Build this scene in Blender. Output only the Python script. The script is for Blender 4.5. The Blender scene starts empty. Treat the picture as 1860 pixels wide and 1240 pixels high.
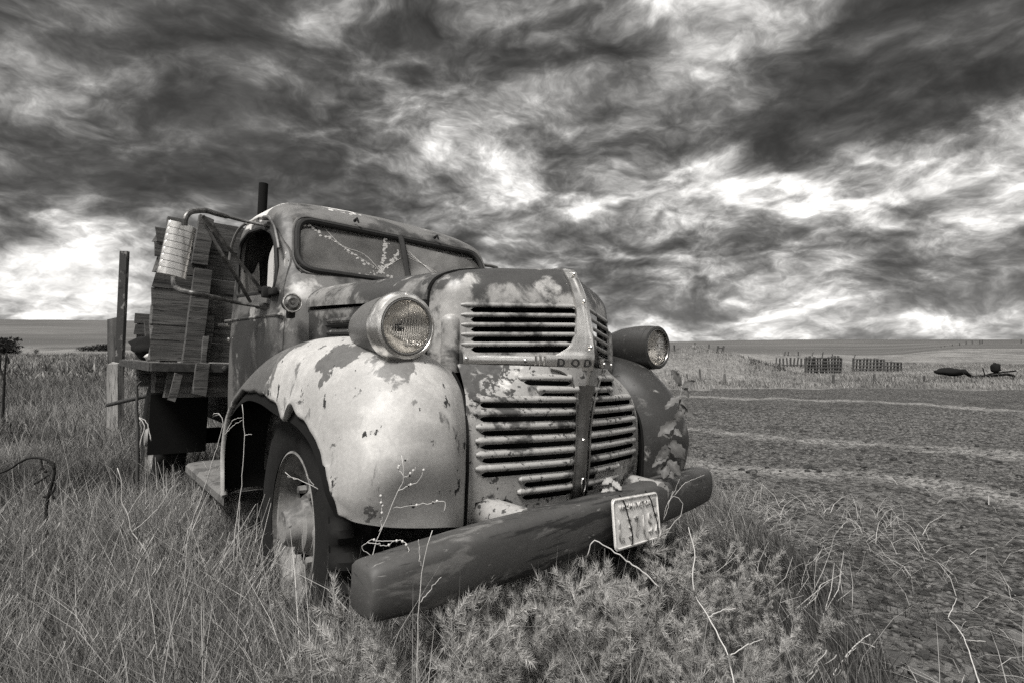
import bpy, bmesh, math, random
import numpy as np
from mathutils import Vector, Matrix, noise as mnoise
random.seed(7); RNG = np.random.default_rng(7)
SC = bpy.context.scene
COL = SC.collection
rad = math.radians

# ------------------------------------------------------------------ camera
EYE = 1.1287
F_PX, Y_HOR = 979.15, 630.7            # focal length and horizon row of the 1860 x 1240 photograph
cam = bpy.data.objects.new("camera", bpy.data.cameras.new("camera"))
COL.objects.link(cam)
cam.location = (0, 0, EYE)
cam.rotation_euler = (rad(90), 0, 0)
cam.data.sensor_width = 36.0
cam.data.lens = F_PX / 1860 * 36
cam.data.shift_y = (Y_HOR - 620) / 1860
cam.data.clip_start = 0.05
cam.data.clip_end = 5000
SC.camera = cam

# ------------------------------------------------------------------ exposure and sampling
SC.view_settings.view_transform = 'Standard'
SC.view_settings.look = 'None'
SC.view_settings.gamma = 1.0
SC.view_settings.exposure = EXPOSURE = 1.9
SC.render.engine = 'CYCLES'
SC.cycles.max_bounces = 7
SC.cycles.transparent_max_bounces = 12
SC.cycles.use_adaptive_sampling = True
SC.cycles.adaptive_threshold = 0.02
SC.cycles.use_denoising = False
SC.cycles.sample_clamp_indirect = 4.0

LOB_W = 4.0
SKY_K = 3.3                             # cloud radiance in the units of the Nishita sky
SUN_EL, SUN_AZ = rad(60), rad(207)      # azimuth measured clockwise from +Y (the view direction)

def G(v, a=1.0):
    """the slightly warm grey of the toned black and white print"""
    return (v * 1.01, v * 0.992, v * 0.962, a)

# ------------------------------------------------------------------ node helper
class NT:
    def __init__(self, tree):
        self.t = tree
    def n(self, typ, ins=None, **kw):
        nd = self.t.nodes.new(typ)
        for k, v in kw.items():
            setattr(nd, k, v)
        for k, v in (ins or {}).items():
            s = nd.inputs[k]
            if isinstance(v, bpy.types.NodeSocket):
                self.t.links.new(v, s)
            else:
                s.default_value = v
        return nd
    def math(self, op, a, b=0.0, c=0.0, clamp=False):
        return self.n('ShaderNodeMath', {0: a, 1: b, 2: c}, operation=op, use_clamp=clamp).outputs[0]
    def vmath(self, op, a, b=(0, 0, 0)):
        nd = self.n('ShaderNodeVectorMath', {0: a, 1: b}, operation=op)
        return nd.outputs['Value'] if op in ('DISTANCE', 'LENGTH', 'DOT_PRODUCT') else nd.outputs[0]
    def scale(self, a, s):
        return self.n('ShaderNodeVectorMath', {0: a, 3: s}, operation='SCALE').outputs[0]
    def noise(self, vec, scale, detail=5, rough=.55, dist=0.0, lac=2.0):
        return self.n('ShaderNodeTexNoise', {'Vector': vec, 'Scale': scale, 'Detail': detail, 'Roughness': rough,
                      'Distortion': dist, 'Lacunarity': lac})
    def mr(self, v, a, b, c=0.0, d=1.0, kind='SMOOTHSTEP'):
        return self.n('ShaderNodeMapRange', {0: v, 1: a, 2: b, 3: c, 4: d}, interpolation_type=kind).outputs[0]
    def mixc(self, f, a, b, mode='MIX'):
        nd = self.n('ShaderNodeMix', data_type='RGBA', blend_type=mode)
        for i, v in ((0, f), (6, a), (7, b)):
            if isinstance(v, bpy.types.NodeSocket):
                self.t.links.new(v, nd.inputs[i])
            else:
                nd.inputs[i].default_value = v
        return nd.outputs[2]
    def mixf(self, f, a, b):
        nd = self.n('ShaderNodeMix', data_type='FLOAT')
        for i, v in ((0, f), (2, a), (3, b)):
            if isinstance(v, bpy.types.NodeSocket):
                self.t.links.new(v, nd.inputs[i])
            else:
                nd.inputs[i].default_value = v
        return nd.outputs[0]

# ------------------------------------------------------------------ sky: broken storm cloud under a Nishita sky
world = bpy.data.worlds.new("World"); SC.world = world; world.use_nodes = True
world.node_tree.nodes.clear()
W = NT(world.node_tree)
def pix_dir(px, py):
    v = Vector(((px - 930) / F_PX, 1, (Y_HOR - py) / F_PX)); v.normalize(); return v
sky = W.n('ShaderNodeTexSky', sky_type='NISHITA', sun_disc=False)
sky.sun_elevation = SUN_EL; sky.sun_rotation = SUN_AZ
sky.air_density = 1.0; sky.dust_density = 2.0
sky_bw = W.n('ShaderNodeRGBToBW', {0: sky.outputs[0]}).outputs[0]
d = W.n('ShaderNodeTexCoord').outputs['Generated']
sx = W.n('ShaderNodeSeparateXYZ', {0: d})
zc = W.math('ADD', W.math('MAXIMUM', sx.outputs[2], 0.0), 0.50)
p = W.n('ShaderNodeCombineXYZ', {0: W.math('DIVIDE', sx.outputs[0], zc), 1: W.math('DIVIDE', sx.outputs[1], zc), 2: W.math('MULTIPLY', sx.outputs[2], 1.5)}).outputs[0]
wn = W.noise(p, 2.6, 4, .55).outputs['Color']
warp = W.vmath('SUBTRACT', wn, (.5, .5, .5))
pw = W.vmath('ADD', p, W.scale(warp, 0.21))
n1 = W.noise(W.vmath('MULTIPLY', pw, (.8, 1.15, 1)), 2.6, 8, .58).outputs[0]      # thin high sheet
n2 = W.noise(W.vmath('ADD', pw, (3.7, 1.9, 0)), 5.2, 10, .60).outputs[0]            # billows
n2s = W.noise(W.vmath('ADD', pw, (3.7 - .012, 1.9 - .045, .05)), 5.2, 6, .54).outputs[0]
n3 = W.noise(W.vmath('ADD', pw, (11.3, 7.1, 0)), 2.7, 10, .60).outputs[0]          # low dark scud
# the large light and dark masses of this cloud deck
dw = W.vmath('ADD', d, W.scale(warp, 0.12))
lob = None
LOBES = [  # pixel direction, half-size (pixels), weight: - dark, + light
    (100, 230, 330, 150, -.16), (420, 80, 330, 120, -.12), (650, 70, 170, 110, -.14), (430, 330, 240, 110, -.20),
    (230, 350, 230, 50, -.16), (170, 150, 140, 45, .10), (50, 440, 150, 60, .30), (130, 550, 240, 50, .34), (560, 440, 200, 90, -.10),
    (790, 250, 170, 75, .30), (1060, 240, 140, 85, -.20), (1100, 100, 110, 35, -.10), (980, 60, 160, 60, .02), (1000, 410, 170, 35, -.12),
    (880, 400, 100, 45, .26), (1320, 70, 80, 100, .42), (1560, 120, 170, 120, -.34), (1390, 220, 180, 40, -.34), (1290, 150, 70, 40, .10),
    (1590, 220, 100, 55, -.24), (1800, 60, 110, 100, -.14), (1480, 320, 330, 50, .36), (1780, 260, 130, 60, .24),
    (1230, 330, 190, 50, .18), (1250, 420, 160, 25, -.06), (1720, 470, 110, 40, -.16), (1120, 520, 170, 60, -.12), (1300, 565, 80, 22, -.16),
    (1500, 595, 320, 24, .30), (1640, 560, 110, 22, -.12), (1380, 470, 250, 40, .08), (1840, 520, 60, 40, -.10)]
for (lx, ly, rx, ry, wt) in LOBES:
    c = pix_dir(lx, ly); k = F_PX / c.y            # pixels to direction units
    df = W.vmath('SUBTRACT', dw, tuple(c))
    df = W.vmath('MULTIPLY', df, (F_PX * c.y / rx / 1.0, F_PX * c.y / rx * .5, F_PX * c.y / ry))
    g = W.mr(W.vmath('LENGTH', df), 0.0, 1.75, wt, 0.0)
    lob = g if lob is None else W.math('ADD', lob, g)
rg_ = W.n('ShaderNodeTexNoise', {'Vector': W.vmath('ADD', pw, (5.1, 2.2, 0)), 'Scale': 4.2, 'Detail': 5.0, 'Roughness': .52, 'Offset': 1.0, 'Gain': 1.2}, noise_type='RIDGED_MULTIFRACTAL', normalize=True).outputs[0]
def unit(v, mean, sd): return W.math('MULTIPLY_ADD', v, 1 / sd, -mean / sd)
U1, U2, U3 = unit(n1, .495, .06), unit(n2, .507, .067), unit(n3, .503, .067)
puff = unit(rg_, 1.045, -.38)
pf = W.vmath('ADD', p, W.scale(warp, .42))
n4 = W.noise(pf, 13.0, 5, .60).outputs[0]; n4s = W.noise(W.vmath('ADD', pf, (-.006, -.016, .02)), 13.0, 4, .58).outputs[0]
rel = W.math('ADD', W.math('MULTIPLY', W.math('SUBTRACT', n2s, n2), 13.0), W.math('MULTIPLY', W.math('SUBTRACT', n4s, n4), 7.0))   # light from the upper side of each billow
def madd(*tw):
    r = None
    for v, w in tw:
        r = W.math('MULTIPLY', v, w) if r is None else W.math('MULTIPLY_ADD', v, w, r)
    return r
q = W.math('ADD', W.math('MULTIPLY', W.math('SUBTRACT', lob, .115), -LOB_W), W.math('MULTIPLY', madd((U3, .30), (U2, .26), (puff, -.16), (unit(n4, .5, .067), .10)), W.mr(sx.outputs[2], 0.0, .16, .60, 1.0)))
hz = W.mr(sx.outputs[2], 0.0, .14, .08, 0.0)                                        # paler towards the horizon
m2 = W.mr(q, -1.15, .60); m3 = W.mr(q, .0, 2.1)
lg = W.mixf(m3, W.mixf(m2, math.log(.64), math.log(.20)), math.log(.050))              # log brightness of sheet, cloud, scud
lg = W.math('ADD', lg, madd((rel, .26), (puff, .11), (U1, .13), (U2, -.09)))
lum = W.math('ADD', W.math('POWER', 2.71828, lg), hz)
lum = W.math('SUBTRACT', lum, W.math('MULTIPLY', W.math('MULTIPLY', lum, lum), .18))     # shoulder in the brightest cloud
# cloud towards the veiled sun is thinner and brighter
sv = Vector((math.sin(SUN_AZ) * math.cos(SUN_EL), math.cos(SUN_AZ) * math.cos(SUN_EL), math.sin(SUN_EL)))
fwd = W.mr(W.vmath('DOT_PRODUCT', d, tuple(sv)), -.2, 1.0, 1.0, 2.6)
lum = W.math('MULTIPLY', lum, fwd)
below = W.mr(sx.outputs[2], -.02, 0.0, .25, 1.0)
lum = W.math('MULTIPLY', lum, below)
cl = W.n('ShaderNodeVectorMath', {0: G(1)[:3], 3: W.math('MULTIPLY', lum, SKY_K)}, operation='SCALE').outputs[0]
veil = W.n('ShaderNodeVectorMath', {0: G(1)[:3], 3: sky_bw}, operation='SCALE').outputs[0]
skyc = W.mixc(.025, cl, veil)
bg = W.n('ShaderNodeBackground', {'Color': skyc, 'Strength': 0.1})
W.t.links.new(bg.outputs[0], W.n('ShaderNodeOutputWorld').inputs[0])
world.cycles.sampling_method = 'MANUAL'; world.cycles.sample_map_resolution = 512

# ------------------------------------------------------------------ one soft sun behind thin cloud
sun = bpy.data.objects.new("sun", bpy.data.lights.new("sun", 'SUN')); COL.objects.link(sun)
sun.data.energy = 1.5; sun.data.angle = rad(16); sun.data.color = (1.0, .975, .94)
sdir = Vector((math.sin(SUN_AZ) * math.cos(SUN_EL), math.cos(SUN_AZ) * math.cos(SUN_EL), math.sin(SUN_EL)))
sun.rotation_euler = sdir.to_track_quat('Z', 'Y').to_euler()
sun.location = (0, -5, 12)
# ------------------------------------------------------------------ mesh helpers
def new_obj(name, me, mat=None, parent=None, smooth=True, auto=None):
    o = bpy.data.objects.new(name, me)
    COL.objects.link(o)
    if mat is not None:
        if not me.materials: me.materials.append(mat)
    if parent is not None: o.parent = parent
    if smooth and len(me.polygons):
        me.polygons.foreach_set('use_smooth', np.ones(len(me.polygons), bool))
        if auto:
            me.set_sharp_from_angle(angle=rad(auto))
    return o
def mesh(verts, faces):
    me = bpy.data.meshes.new("m")
    me.from_pydata([tuple(map(float, v)) for v in verts], [], [tuple(map(int, f)) for f in faces])
    me.update(); return me
def fast_mesh(verts, loops, counts):
    """verts Nx3, flat loop indices, face sizes"""
    me = bpy.data.meshes.new("m")
    me.vertices.add(len(verts)); me.vertices.foreach_set('co', np.ascontiguousarray(verts, np.float32).ravel())
    me.loops.add(len(loops)); me.loops.foreach_set('vertex_index', np.ascontiguousarray(loops, np.int32))
    me.polygons.add(len(counts))
    st = np.zeros(len(counts), np.int32); st[1:] = np.cumsum(counts)[:-1]
    me.polygons.foreach_set('loop_start', st); me.polygons.foreach_set('loop_total', np.ascontiguousarray(counts, np.int32))
    me.update(calc_edges=True); return me
def tag(o, label, cat, group=None, kind=None):
    o['label'] = label
    if cat: o['category'] = cat
    if group: o['group'] = group
    if kind: o['kind'] = kind
    return o
def thing(name, label, cat, loc=(0, 0, 0), rz=0.0, group=None):
    o = bpy.data.objects.new(name, None); COL.objects.link(o)
    o.empty_display_size = .2
    o.location = loc; o.rotation_euler = (0, 0, rz)
    return tag(o, label, cat, group)
def herm(xs, ys, q):
    """smooth interpolation (Catmull-Rom) of ys(xs) at q; ys may be Nxk"""
    xs = np.asarray(xs, float); ys = np.asarray(ys, float); q = np.asarray(q, float)
    m = np.gradient(ys, xs, axis=0)
    i = np.clip(np.searchsorted(xs, q, side='right') - 1, 0, len(xs) - 2)
    h = xs[i + 1] - xs[i]; t = (q - xs[i]) / h
    if ys.ndim > 1: t = t[..., None]; h = h[..., None]
    return ((2*t**3 - 3*t**2 + 1) * ys[i] + (t**3 - 2*t**2 + t) * h * m[i] + (-2*t**3 + 3*t**2) * ys[i+1] + (t**3 - t**2) * h * m[i+1])
def grid_mesh(P, close_u=False, drop=None, flip=False):
    """P[nu][nv][3] -> quads; drop(i,j) True leaves that quad out"""
    P = np.asarray(P, float); nu, nv = P.shape[:2]
    F = []
    for i in range(nu if close_u else nu - 1):
        a = i * nv; b = ((i + 1) % nu) * nv
        for j in range(nv - 1):
            if drop is not None and drop(i, j): continue
            q = (a + j, b + j, b + j + 1, a + j + 1)
            F.append(q[::-1] if flip else q)
    return mesh(P.reshape(-1, 3), F)
def bm_box(size, loc=(0, 0, 0), bev=0.0):
    bm = bmesh.new(); bmesh.ops.create_cube(bm, size=1.0)
    for v in bm.verts: v.co = Vector((v.co.x * size[0] + loc[0], v.co.y * size[1] + loc[1], v.co.z * size[2] + loc[2]))
    if bev: bmesh.ops.bevel(bm, geom=bm.edges[:], offset=bev, segments=2, affect='EDGES', profile=.6)
    me = bpy.data.meshes.new("m"); bm.to_mesh(me); bm.free(); return me
def tube(path, r, seg=8, cap=True):
    """tube along a polyline; r a number or a list"""
    P = [Vector(p) for p in path]; n = len(P)
    R = [r] * n if np.isscalar(r) else list(r)
    V, Fc = [], []
    up = None
    for i in range(n):
        t = (P[min(i + 1, n - 1)] - P[max(i - 1, 0)]).normalized()
        if up is None: up = t.orthogonal().normalized()
        up = (up - t * up.dot(t)).normalized()
        s = t.cross(up)
        for k in range(seg):
            a = 2 * math.pi * k / seg
            V.append(P[i] + (up * math.cos(a) + s * math.sin(a)) * R[i])
    for i in range(n - 1):
        for k in range(seg):
            a, b = i * seg + k, i * seg + (k + 1) % seg
            Fc.append((a, b, b + seg, a + seg))
    if cap:
        Fc.append(tuple(range(seg))[::-1]); Fc.append(tuple((n - 1) * seg + k for k in range(seg)))
    return mesh(V, Fc)
def curve_pts(pts, n):
    pts = np.asarray(pts, float); L = np.r_[0, np.cumsum(np.linalg.norm(np.diff(pts, axis=0), axis=1))]
    return herm(L, pts, np.linspace(0, L[-1], n))
def lathe(prof, seg=48, axis='Y', loc=(0, 0, 0), closed=False):
    """prof: list of (radius, along).  axis Y: along +Y"""
    V, F = [], []
    n = len(prof)
    for k in range(seg):
        a = 2 * math.pi * k / seg; c, s = math.cos(a), math.sin(a)
        for (r, h) in prof:
            v = {'Y': (r * c, h, r * s), 'X': (h, r * c, r * s), 'Z': (r * c, r * s, h)}[axis]
            V.append((v[0] + loc[0], v[1] + loc[1], v[2] + loc[2]))
    for k in range(seg):
        k2 = (k + 1) % seg
        for j in range(n if closed else n - 1):
            j2 = (j + 1) % n
            F.append((k * n + j, k2 * n + j, k2 * n + j2, k * n + j2))
    me = mesh(V, F)
    bm = bmesh.new(); bm.from_mesh(me); bmesh.ops.remove_doubles(bm, verts=bm.verts, dist=1e-5)
    bmesh.ops.recalc_face_normals(bm, faces=bm.faces); bm.to_mesh(me); bm.free(); return me
def prism(outline, a, b, axis):
    """closed prism of a 2D outline between a and b along axis: 'X' outline=(y,z), 'Y' outline=(x,z), 'Z' outline=(x,y)"""
    def pt(u, v, w): return {'X': (w, u, v), 'Y': (u, w, v), 'Z': (u, v, w)}[axis]
    n = len(outline)
    V = [pt(u, v, a) for u, v in outline] + [pt(u, v, b) for u, v in outline]
    F = [tuple(range(n)), tuple(range(2 * n - 1, n - 1, -1))] + [(i, i + n, (i + 1) % n + n, (i + 1) % n) for i in range(n)]
    me = mesh(V, F)
    bm = bmesh.new(); bm.from_mesh(me); bmesh.ops.recalc_face_normals(bm, faces=bm.faces); bm.to_mesh(me); bm.free(); return me
def fix(me):
    bm = bmesh.new(); bm.from_mesh(me); bmesh.ops.remove_doubles(bm, verts=bm.verts, dist=1e-5)
    bmesh.ops.recalc_face_normals(bm, faces=bm.faces); bm.to_mesh(me); bm.free(); return me
def round_poly(pts, r, n=6):
    """2D polygon with rounded corners (r number or list)"""
    out = []; m = len(pts)
    for i in range(m):
        p0, p1, p2 = (np.array(pts[(i + k - 1) % m], float) for k in range(3))
        ri = r if np.isscalar(r) else r[i]
        d0 = (p0 - p1) / np.linalg.norm(p0 - p1); d2 = (p2 - p1) / np.linalg.norm(p2 - p1)
        ang = math.acos(max(-1, min(1, float(d0 @ d2))))
        if ri <= 0: out.append(tuple(p1)); continue
        tl = min(ri / math.tan(ang / 2), .49 * np.linalg.norm(p0 - p1), .49 * np.linalg.norm(p2 - p1))
        a, b = p1 + d0 * tl, p1 + d2 * tl
        for k in range(n + 1):
            t = k / n
            q = (1 - t) ** 2 * a + 2 * t * (1 - t) * p1 + t * t * b
            out.append(tuple(q))
    return out
def boolean(me, ops):
    """me combined with [(op, mesh), ...] -> new mesh"""
    a = bpy.data.objects.new("tmp", me); COL.objects.link(a)
    tmp = [a]
    for op, m in ops:
        b = bpy.data.objects.new("tmp", m); COL.objects.link(b); tmp.append(b)
        md = a.modifiers.new("b", 'BOOLEAN'); md.operation = op; md.object = b; md.solver = 'EXACT'
    dg = bpy.context.evaluated_depsgraph_get()
    r = bpy.data.meshes.new_from_object(a.evaluated_get(dg))
    for o in tmp: bpy.data.objects.remove(o, do_unlink=True)
    return r
def joined(meshes):
    V, F = [], []
    for m in meshes:
        k = len(V); V += [v.co.copy() for v in m.vertices]; F += [tuple(k + i for i in p.vertices) for p in m.polygons]
    return mesh(V, F)
def xf(me, M):
    me.transform(M); return me
def plank(size, seed, wob=.004, rag=.012):
    """a board: length along X, thickness Y, height Z, with uneven ends and edges"""
    rr = random.Random(seed); L, T, H = size; n = 5
    V, F = [], []
    for i in range(n):
        x = -L / 2 + L * i / (n - 1)
        for (sy, sz) in ((-1, -1), (1, -1), (1, 1), (-1, 1)):
            ex = rr.uniform(-rag, rag) if i in (0, n - 1) else 0
            V.append((x + ex, sy * T / 2 + rr.uniform(-1, 1) * wob * .5, sz * H / 2 + rr.uniform(-1, 1) * wob))
    for i in range(n - 1):
        for k in range(4):
            a, b = i * 4 + k, i * 4 + (k + 1) % 4
            F.append((a, a + 4, b + 4, b))
    F.append((0, 1, 2, 3)); F.append(tuple((n - 1) * 4 + k for k in (3, 2, 1, 0)))
    return fix(mesh(V, F))
def text_mesh(s, size, extrude, offset=0.0):
    cu = bpy.data.curves.new("t", 'FONT'); cu.body = s; cu.size = size; cu.extrude = extrude; cu.offset = offset
    cu.align_x = 'CENTER'; cu.align_y = 'CENTER'; cu.resolution_u = 3
    o = bpy.data.objects.new("t", cu); COL.objects.link(o)
    dg = bpy.context.evaluated_depsgraph_get()
    me = bpy.data.meshes.new_from_object(o.evaluated_get(dg))
    bpy.data.objects.remove(o, do_unlink=True)
    return me

# ------------------------------------------------------------------ materials
def new_mat(name):
    m = bpy.data.materials.new(name); m.use_nodes = True; m.node_tree.nodes.clear()
    k = NT(m.node_tree)
    b = k.n('ShaderNodeBsdfPrincipled')
    k.t.links.new(b.outputs[0], k.n('ShaderNodeOutputMaterial').inputs[0])
    return m, k, b
def link(k, out, inp): k.t.links.new(out, inp)
def paint(name, base, layers=(), rough=.5, metal=0.0, var=.10, bump=.15, grain=90.0, coat=0.0):
    """old paint: base grey, then worn layers with shapes of their own.
    layer: dict(c, scale, thr, soft, blobs=[(x,y,z,r,w)], stretch=(1,1,1), seed, detail, rough)"""
    m, k, b = new_mat(name)
    co = k.n('ShaderNodeTexCoord').outputs['Object']
    v0 = k.noise(co, 3.1, 6, .6).outputs[0]
    col = k.mixc(v0, G(base * (1 - var * 2.2)), G(base * (1 + var * 1.6)))
    rg = k.math('MULTIPLY_ADD', v0, .25, rough - .12)
    hgt = None
    for L in layers:
        vec = k.vmath('MULTIPLY', co, L.get('stretch', (1, 1, 1)))
        vec = k.vmath('ADD', vec, (L.get('seed', 0) * 7.3, L.get('seed', 0) * 3.1, 1.7))
        f = k.noise(vec, L['scale'], L.get('detail', 8), L.get('rough', .62), L.get('dist', .3)).outputs[0]
        if L.get('gain'): f = k.math('MULTIPLY_ADD', f, L['gain'], .5 - .5 * L['gain'])
        wv = k.vmath('ADD', co, k.scale(k.vmath('SUBTRACT', k.noise(co, 7.0, 5, .6).outputs['Color'], (.5, .5, .5)), L.get('wob', .10)))
        for (x, y, z, r, w) in L.get('blobs', ()):
            g = k.mr(k.vmath('DISTANCE', wv, (x, y, z)), r * .35, r, w, 0.0)
            f = k.math('ADD', f, g)
        for (ax, a0, a1, w) in L.get('grads', ()):        # old runs and fade from an edge of the panel
            s = k.n('ShaderNodeSeparateXYZ', {0: wv}).outputs[ax]
            f = k.math('ADD', f, k.mr(s, a0, a1, 0.0, w))
        s = L.get('soft', .02)
        mask = k.mr(f, L['thr'] - s, L['thr'] + s)
        if L.get('fine'):
            mask = k.math('MULTIPLY', mask, k.mr(k.noise(co, L['fine'], 3, .6).outputs[0], .38, .5))
        cv = L['c']
        cc = k.mixc(k.noise(vec, L['scale'] * 4, 5, .65).outputs[0], G(cv * .65), G(cv * 1.35))
        col = k.mixc(mask, col, cc)
        if 'r' in L: rg = k.mixf(mask, rg, L['r'])
        if L.get('h'):
            t = k.math('MULTIPLY', mask, L['h'])
            hgt = t if hgt is None else k.math('ADD', hgt, t)
    gr = k.noise(co, grain, 4, .6).outputs[0]
    col = k.mixc(k.mr(gr, .3, .75), k.mixc(.16, col, G(0.0)), col)
    fine = k.math('MULTIPLY', gr, .3)
    hh = fine if hgt is None else k.math('ADD', fine, hgt)
    bp = k.n('ShaderNodeBump', {'Height': hh, 'Strength': bump, 'Distance': .004})
    link(k, col, b.inputs['Base Color']); link(k, rg, b.inputs['Roughness']); link(k, bp.outputs[0], b.inputs['Normal'])
    b.inputs['Metallic'].default_value = metal
    if coat: b.inputs['Coat Weight'].default_value = coat; b.inputs['Coat Roughness'].default_value = .25
    return m
def chrome(name, v=.62, rough=.16, dirt=.35, bump=.06):
    m, k, b = new_mat(name)
    co = k.n('ShaderNodeTexCoord').outputs['Object']
    n = k.noise(co, 14, 7, .65).outputs[0]
    n3 = k.noise(co, 120, 4, .6).outputs[0]
    dm = k.math('MULTIPLY', k.mr(n, .48, .68), dirt)
    pit = k.math('MULTIPLY', k.mr(n3, .62, .70), dirt)
    col = k.mixc(dm, G(v), G(v * .35)); col = k.mixc(pit, col, G(.07))
    link(k, col, b.inputs['Base Color']); b.inputs['Metallic'].default_value = 1.0
    link(k, k.math('MULTIPLY_ADD', n, .25, rough - .08), b.inputs['Roughness'])
    bp = k.n('ShaderNodeBump', {'Height': n, 'Strength': bump, 'Distance': .01}); link(k, bp.outputs[0], b.inputs['Normal'])
    return m
def wood(name, v=.11, axis=0, dark=.45, sc=1.0):
    m, k, b = new_mat(name)
    tc = k.n('ShaderNodeTexCoord'); co = tc.outputs['Object']
    st = [14, 14, 14]; st[axis] = .9
    rnd = k.n('ShaderNodeObjectInfo').outputs['Random']
    vec = k.vmath('ADD', k.vmath('MULTIPLY', co, tuple(s * sc for s in st)), k.scale((31.0, 17.0, 23.0), rnd))
    g1 = k.noise(vec, 1.6, 8, .65, .5).outputs[0]
    g2 = k.noise(vec, 7.0, 6, .7, .2).outputs[0]
    blot = k.noise(k.vmath('ADD', co, k.scale((9.0, 5.0, 3.0), rnd)), 4.0, 5, .6).outputs[0]
    col = k.mixc(k.mr(g1, .3, .7), G(v * dark), G(v * 1.45))
    col = k.mixc(k.math('MULTIPLY', k.mr(g2, .53, .60), .85), col, G(v * .12))
    col = k.mixc(k.math('MULTIPLY', k.mr(blot, .45, .7), .5), col, G(v * .5))
    tone = k.math('MULTIPLY_ADD', rnd, .55, .70)
    col = k.mixc(1.0, col, k.n('ShaderNodeCombineColor', {0: tone, 1: tone, 2: tone}).outputs[0], 'MULTIPLY')
    bp = k.n('ShaderNodeBump', {'Height': k.math('ADD', g1, k.math('MULTIPLY', g2, .8)), 'Strength': .55, 'Distance': .006})
    link(k, col, b.inputs['Base Color']); link(k, bp.outputs[0], b.inputs['Normal']); b.inputs['Roughness'].default_value = .9
    return m
def rough_metal(name, v=.06, rough=.6, metal=.3, sc=18.0, contrast=.9):
    m, k, b = new_mat(name)
    co = k.n('ShaderNodeTexCoord').outputs['Object']
    n = k.noise(co, sc, 8, .68).outputs[0]; n2 = k.noise(co, sc * 6, 5, .6).outputs[0]
    col = k.mixc(k.mr(n, .32, .68), G(v * (1 - .6 * contrast)), G(v * (1 + .9 * contrast)))
    link(k, col, b.inputs['Base Color']); b.inputs['Metallic'].default_value = metal
    link(k, k.math('MULTIPLY_ADD', n2, .3, rough - .15), b.inputs['Roughness'])
    bp = k.n('ShaderNodeBump', {'Height': k.math('ADD', n, n2), 'Strength': .25, 'Distance': .003}); link(k, bp.outputs[0], b.inputs['Normal'])
    return m
def glass(name, tint=.55, dirt=.25, dirtc=.30, rough=.02, base_t=1.0, refl=1.0):
    """old glass sheet: see-through with reflection and a film of dust"""
    m = bpy.data.materials.new(name); m.use_nodes = True; m.node_tree.nodes.clear(); k = NT(m.node_tree)
    co = k.n('ShaderNodeTexCoord').outputs['Object']
    n = k.noise(co, 5.0, 7, .65).outputs[0]; n2 = k.noise(co, 160.0, 2, .5).outputs[0]
    tr = k.n('ShaderNodeBsdfTransparent', {'Color': G(tint)})
    gl = k.n('ShaderNodeBsdfGlossy', {'Color': G(.95), 'Roughness': rough})
    fr = k.n('ShaderNodeFresnel', {'IOR': 1.52}).outputs[0]
    s = k.n('ShaderNodeMixShader', {0: k.math('MULTIPLY_ADD', fr, 1.6 * refl, .03 * refl, clamp=True), 1: tr.outputs[0], 2: gl.outputs[0]})
    df = k.n('ShaderNodeBsdfDiffuse', {'Color': k.mixc(n2, G(dirtc * .8), G(dirtc * 1.2))})
    dm = k.math('MULTIPLY', k.mr(n, .25, .75, .55, 1.25), dirt)
    s2 = k.n('ShaderNodeMixShader', {0: dm, 1: s.outputs[0], 2: df.outputs[0]})
    k.t.links.new(s2.outputs[0], k.n('ShaderNodeOutputMaterial').inputs[0])
    return m
def flat(name, v, rough=.8, metal=0.0, var=.25, sc=20.0, bump=.2, spec=.5):
    m, k, b = new_mat(name)
    co = k.n('ShaderNodeTexCoord').outputs['Object']
    n = k.noise(co, sc, 6, .62).outputs[0]
    link(k, k.mixc(n, G(v * (1 - var)), G(v * (1 + var))), b.inputs['Base Color'])
    b.inputs['Roughness'].default_value = rough; b.inputs['Metallic'].default_value = metal; b.inputs['Specular IOR Level'].default_value = spec
    bp = k.n('ShaderNodeBump', {'Height': n, 'Strength': bump, 'Distance': .004}); link(k, bp.outputs[0], b.inputs['Normal'])
    return m
# ------------------------------------------------------------------ terrain
YAW, PIT, ROL = .7047, -.0086, .049
TRUCK_O = Vector((.2892, 1.9071, 0.0))
TRUCK_R = Matrix.Rotation(YAW, 3, 'Z') @ Matrix.Rotation(PIT, 3, 'X') @ Matrix.Rotation(ROL, 3, 'Y')
def T2W(x, y, z): return TRUCK_R @ Vector((x, y, z)) + TRUCK_O
def w2t_xy(x, y):
    dx, dy = x - TRUCK_O.x, y - TRUCK_O.y; c, s = math.cos(YAW), math.sin(YAW)
    return dx * c + dy * s, -dx * s + dy * c
_tab = RNG.random((257, 257)); _tab[256] = _tab[0]; _tab[:, 256] = _tab[:, 0]
def vnoise(x, y):
    xi = np.floor(x).astype(int); yi = np.floor(y).astype(int); fx, fy = x - xi, y - yi
    fx = fx * fx * (3 - 2 * fx); fy = fy * fy * (3 - 2 * fy); xi &= 255; yi &= 255
    a = _tab[xi, yi]; b = _tab[xi + 1, yi]; c = _tab[xi, yi + 1]; d_ = _tab[xi + 1, yi + 1]
    return (a * (1 - fx) + b * fx) * (1 - fy) + (c * (1 - fx) + d_ * fx) * fy
def fbm(x, y, sc, octv=4, g=.5):
    x = np.asarray(x, float); y = np.asarray(y, float)
    s = 0; a = 1; t = 0
    for o in range(octv):
        s = s + a * vnoise(x * sc * 2 ** o + 13.7 * o + 100, y * sc * 2 ** o + 5.1 * o + 100); t += a; a *= g
    return s / t - .5
def sstep(a, b, v):
    t = np.clip((v - a) / (b - a), 0, 1); return t * t * (3 - 2 * t)
RUT_C = (0.5, 1.5)
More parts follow.
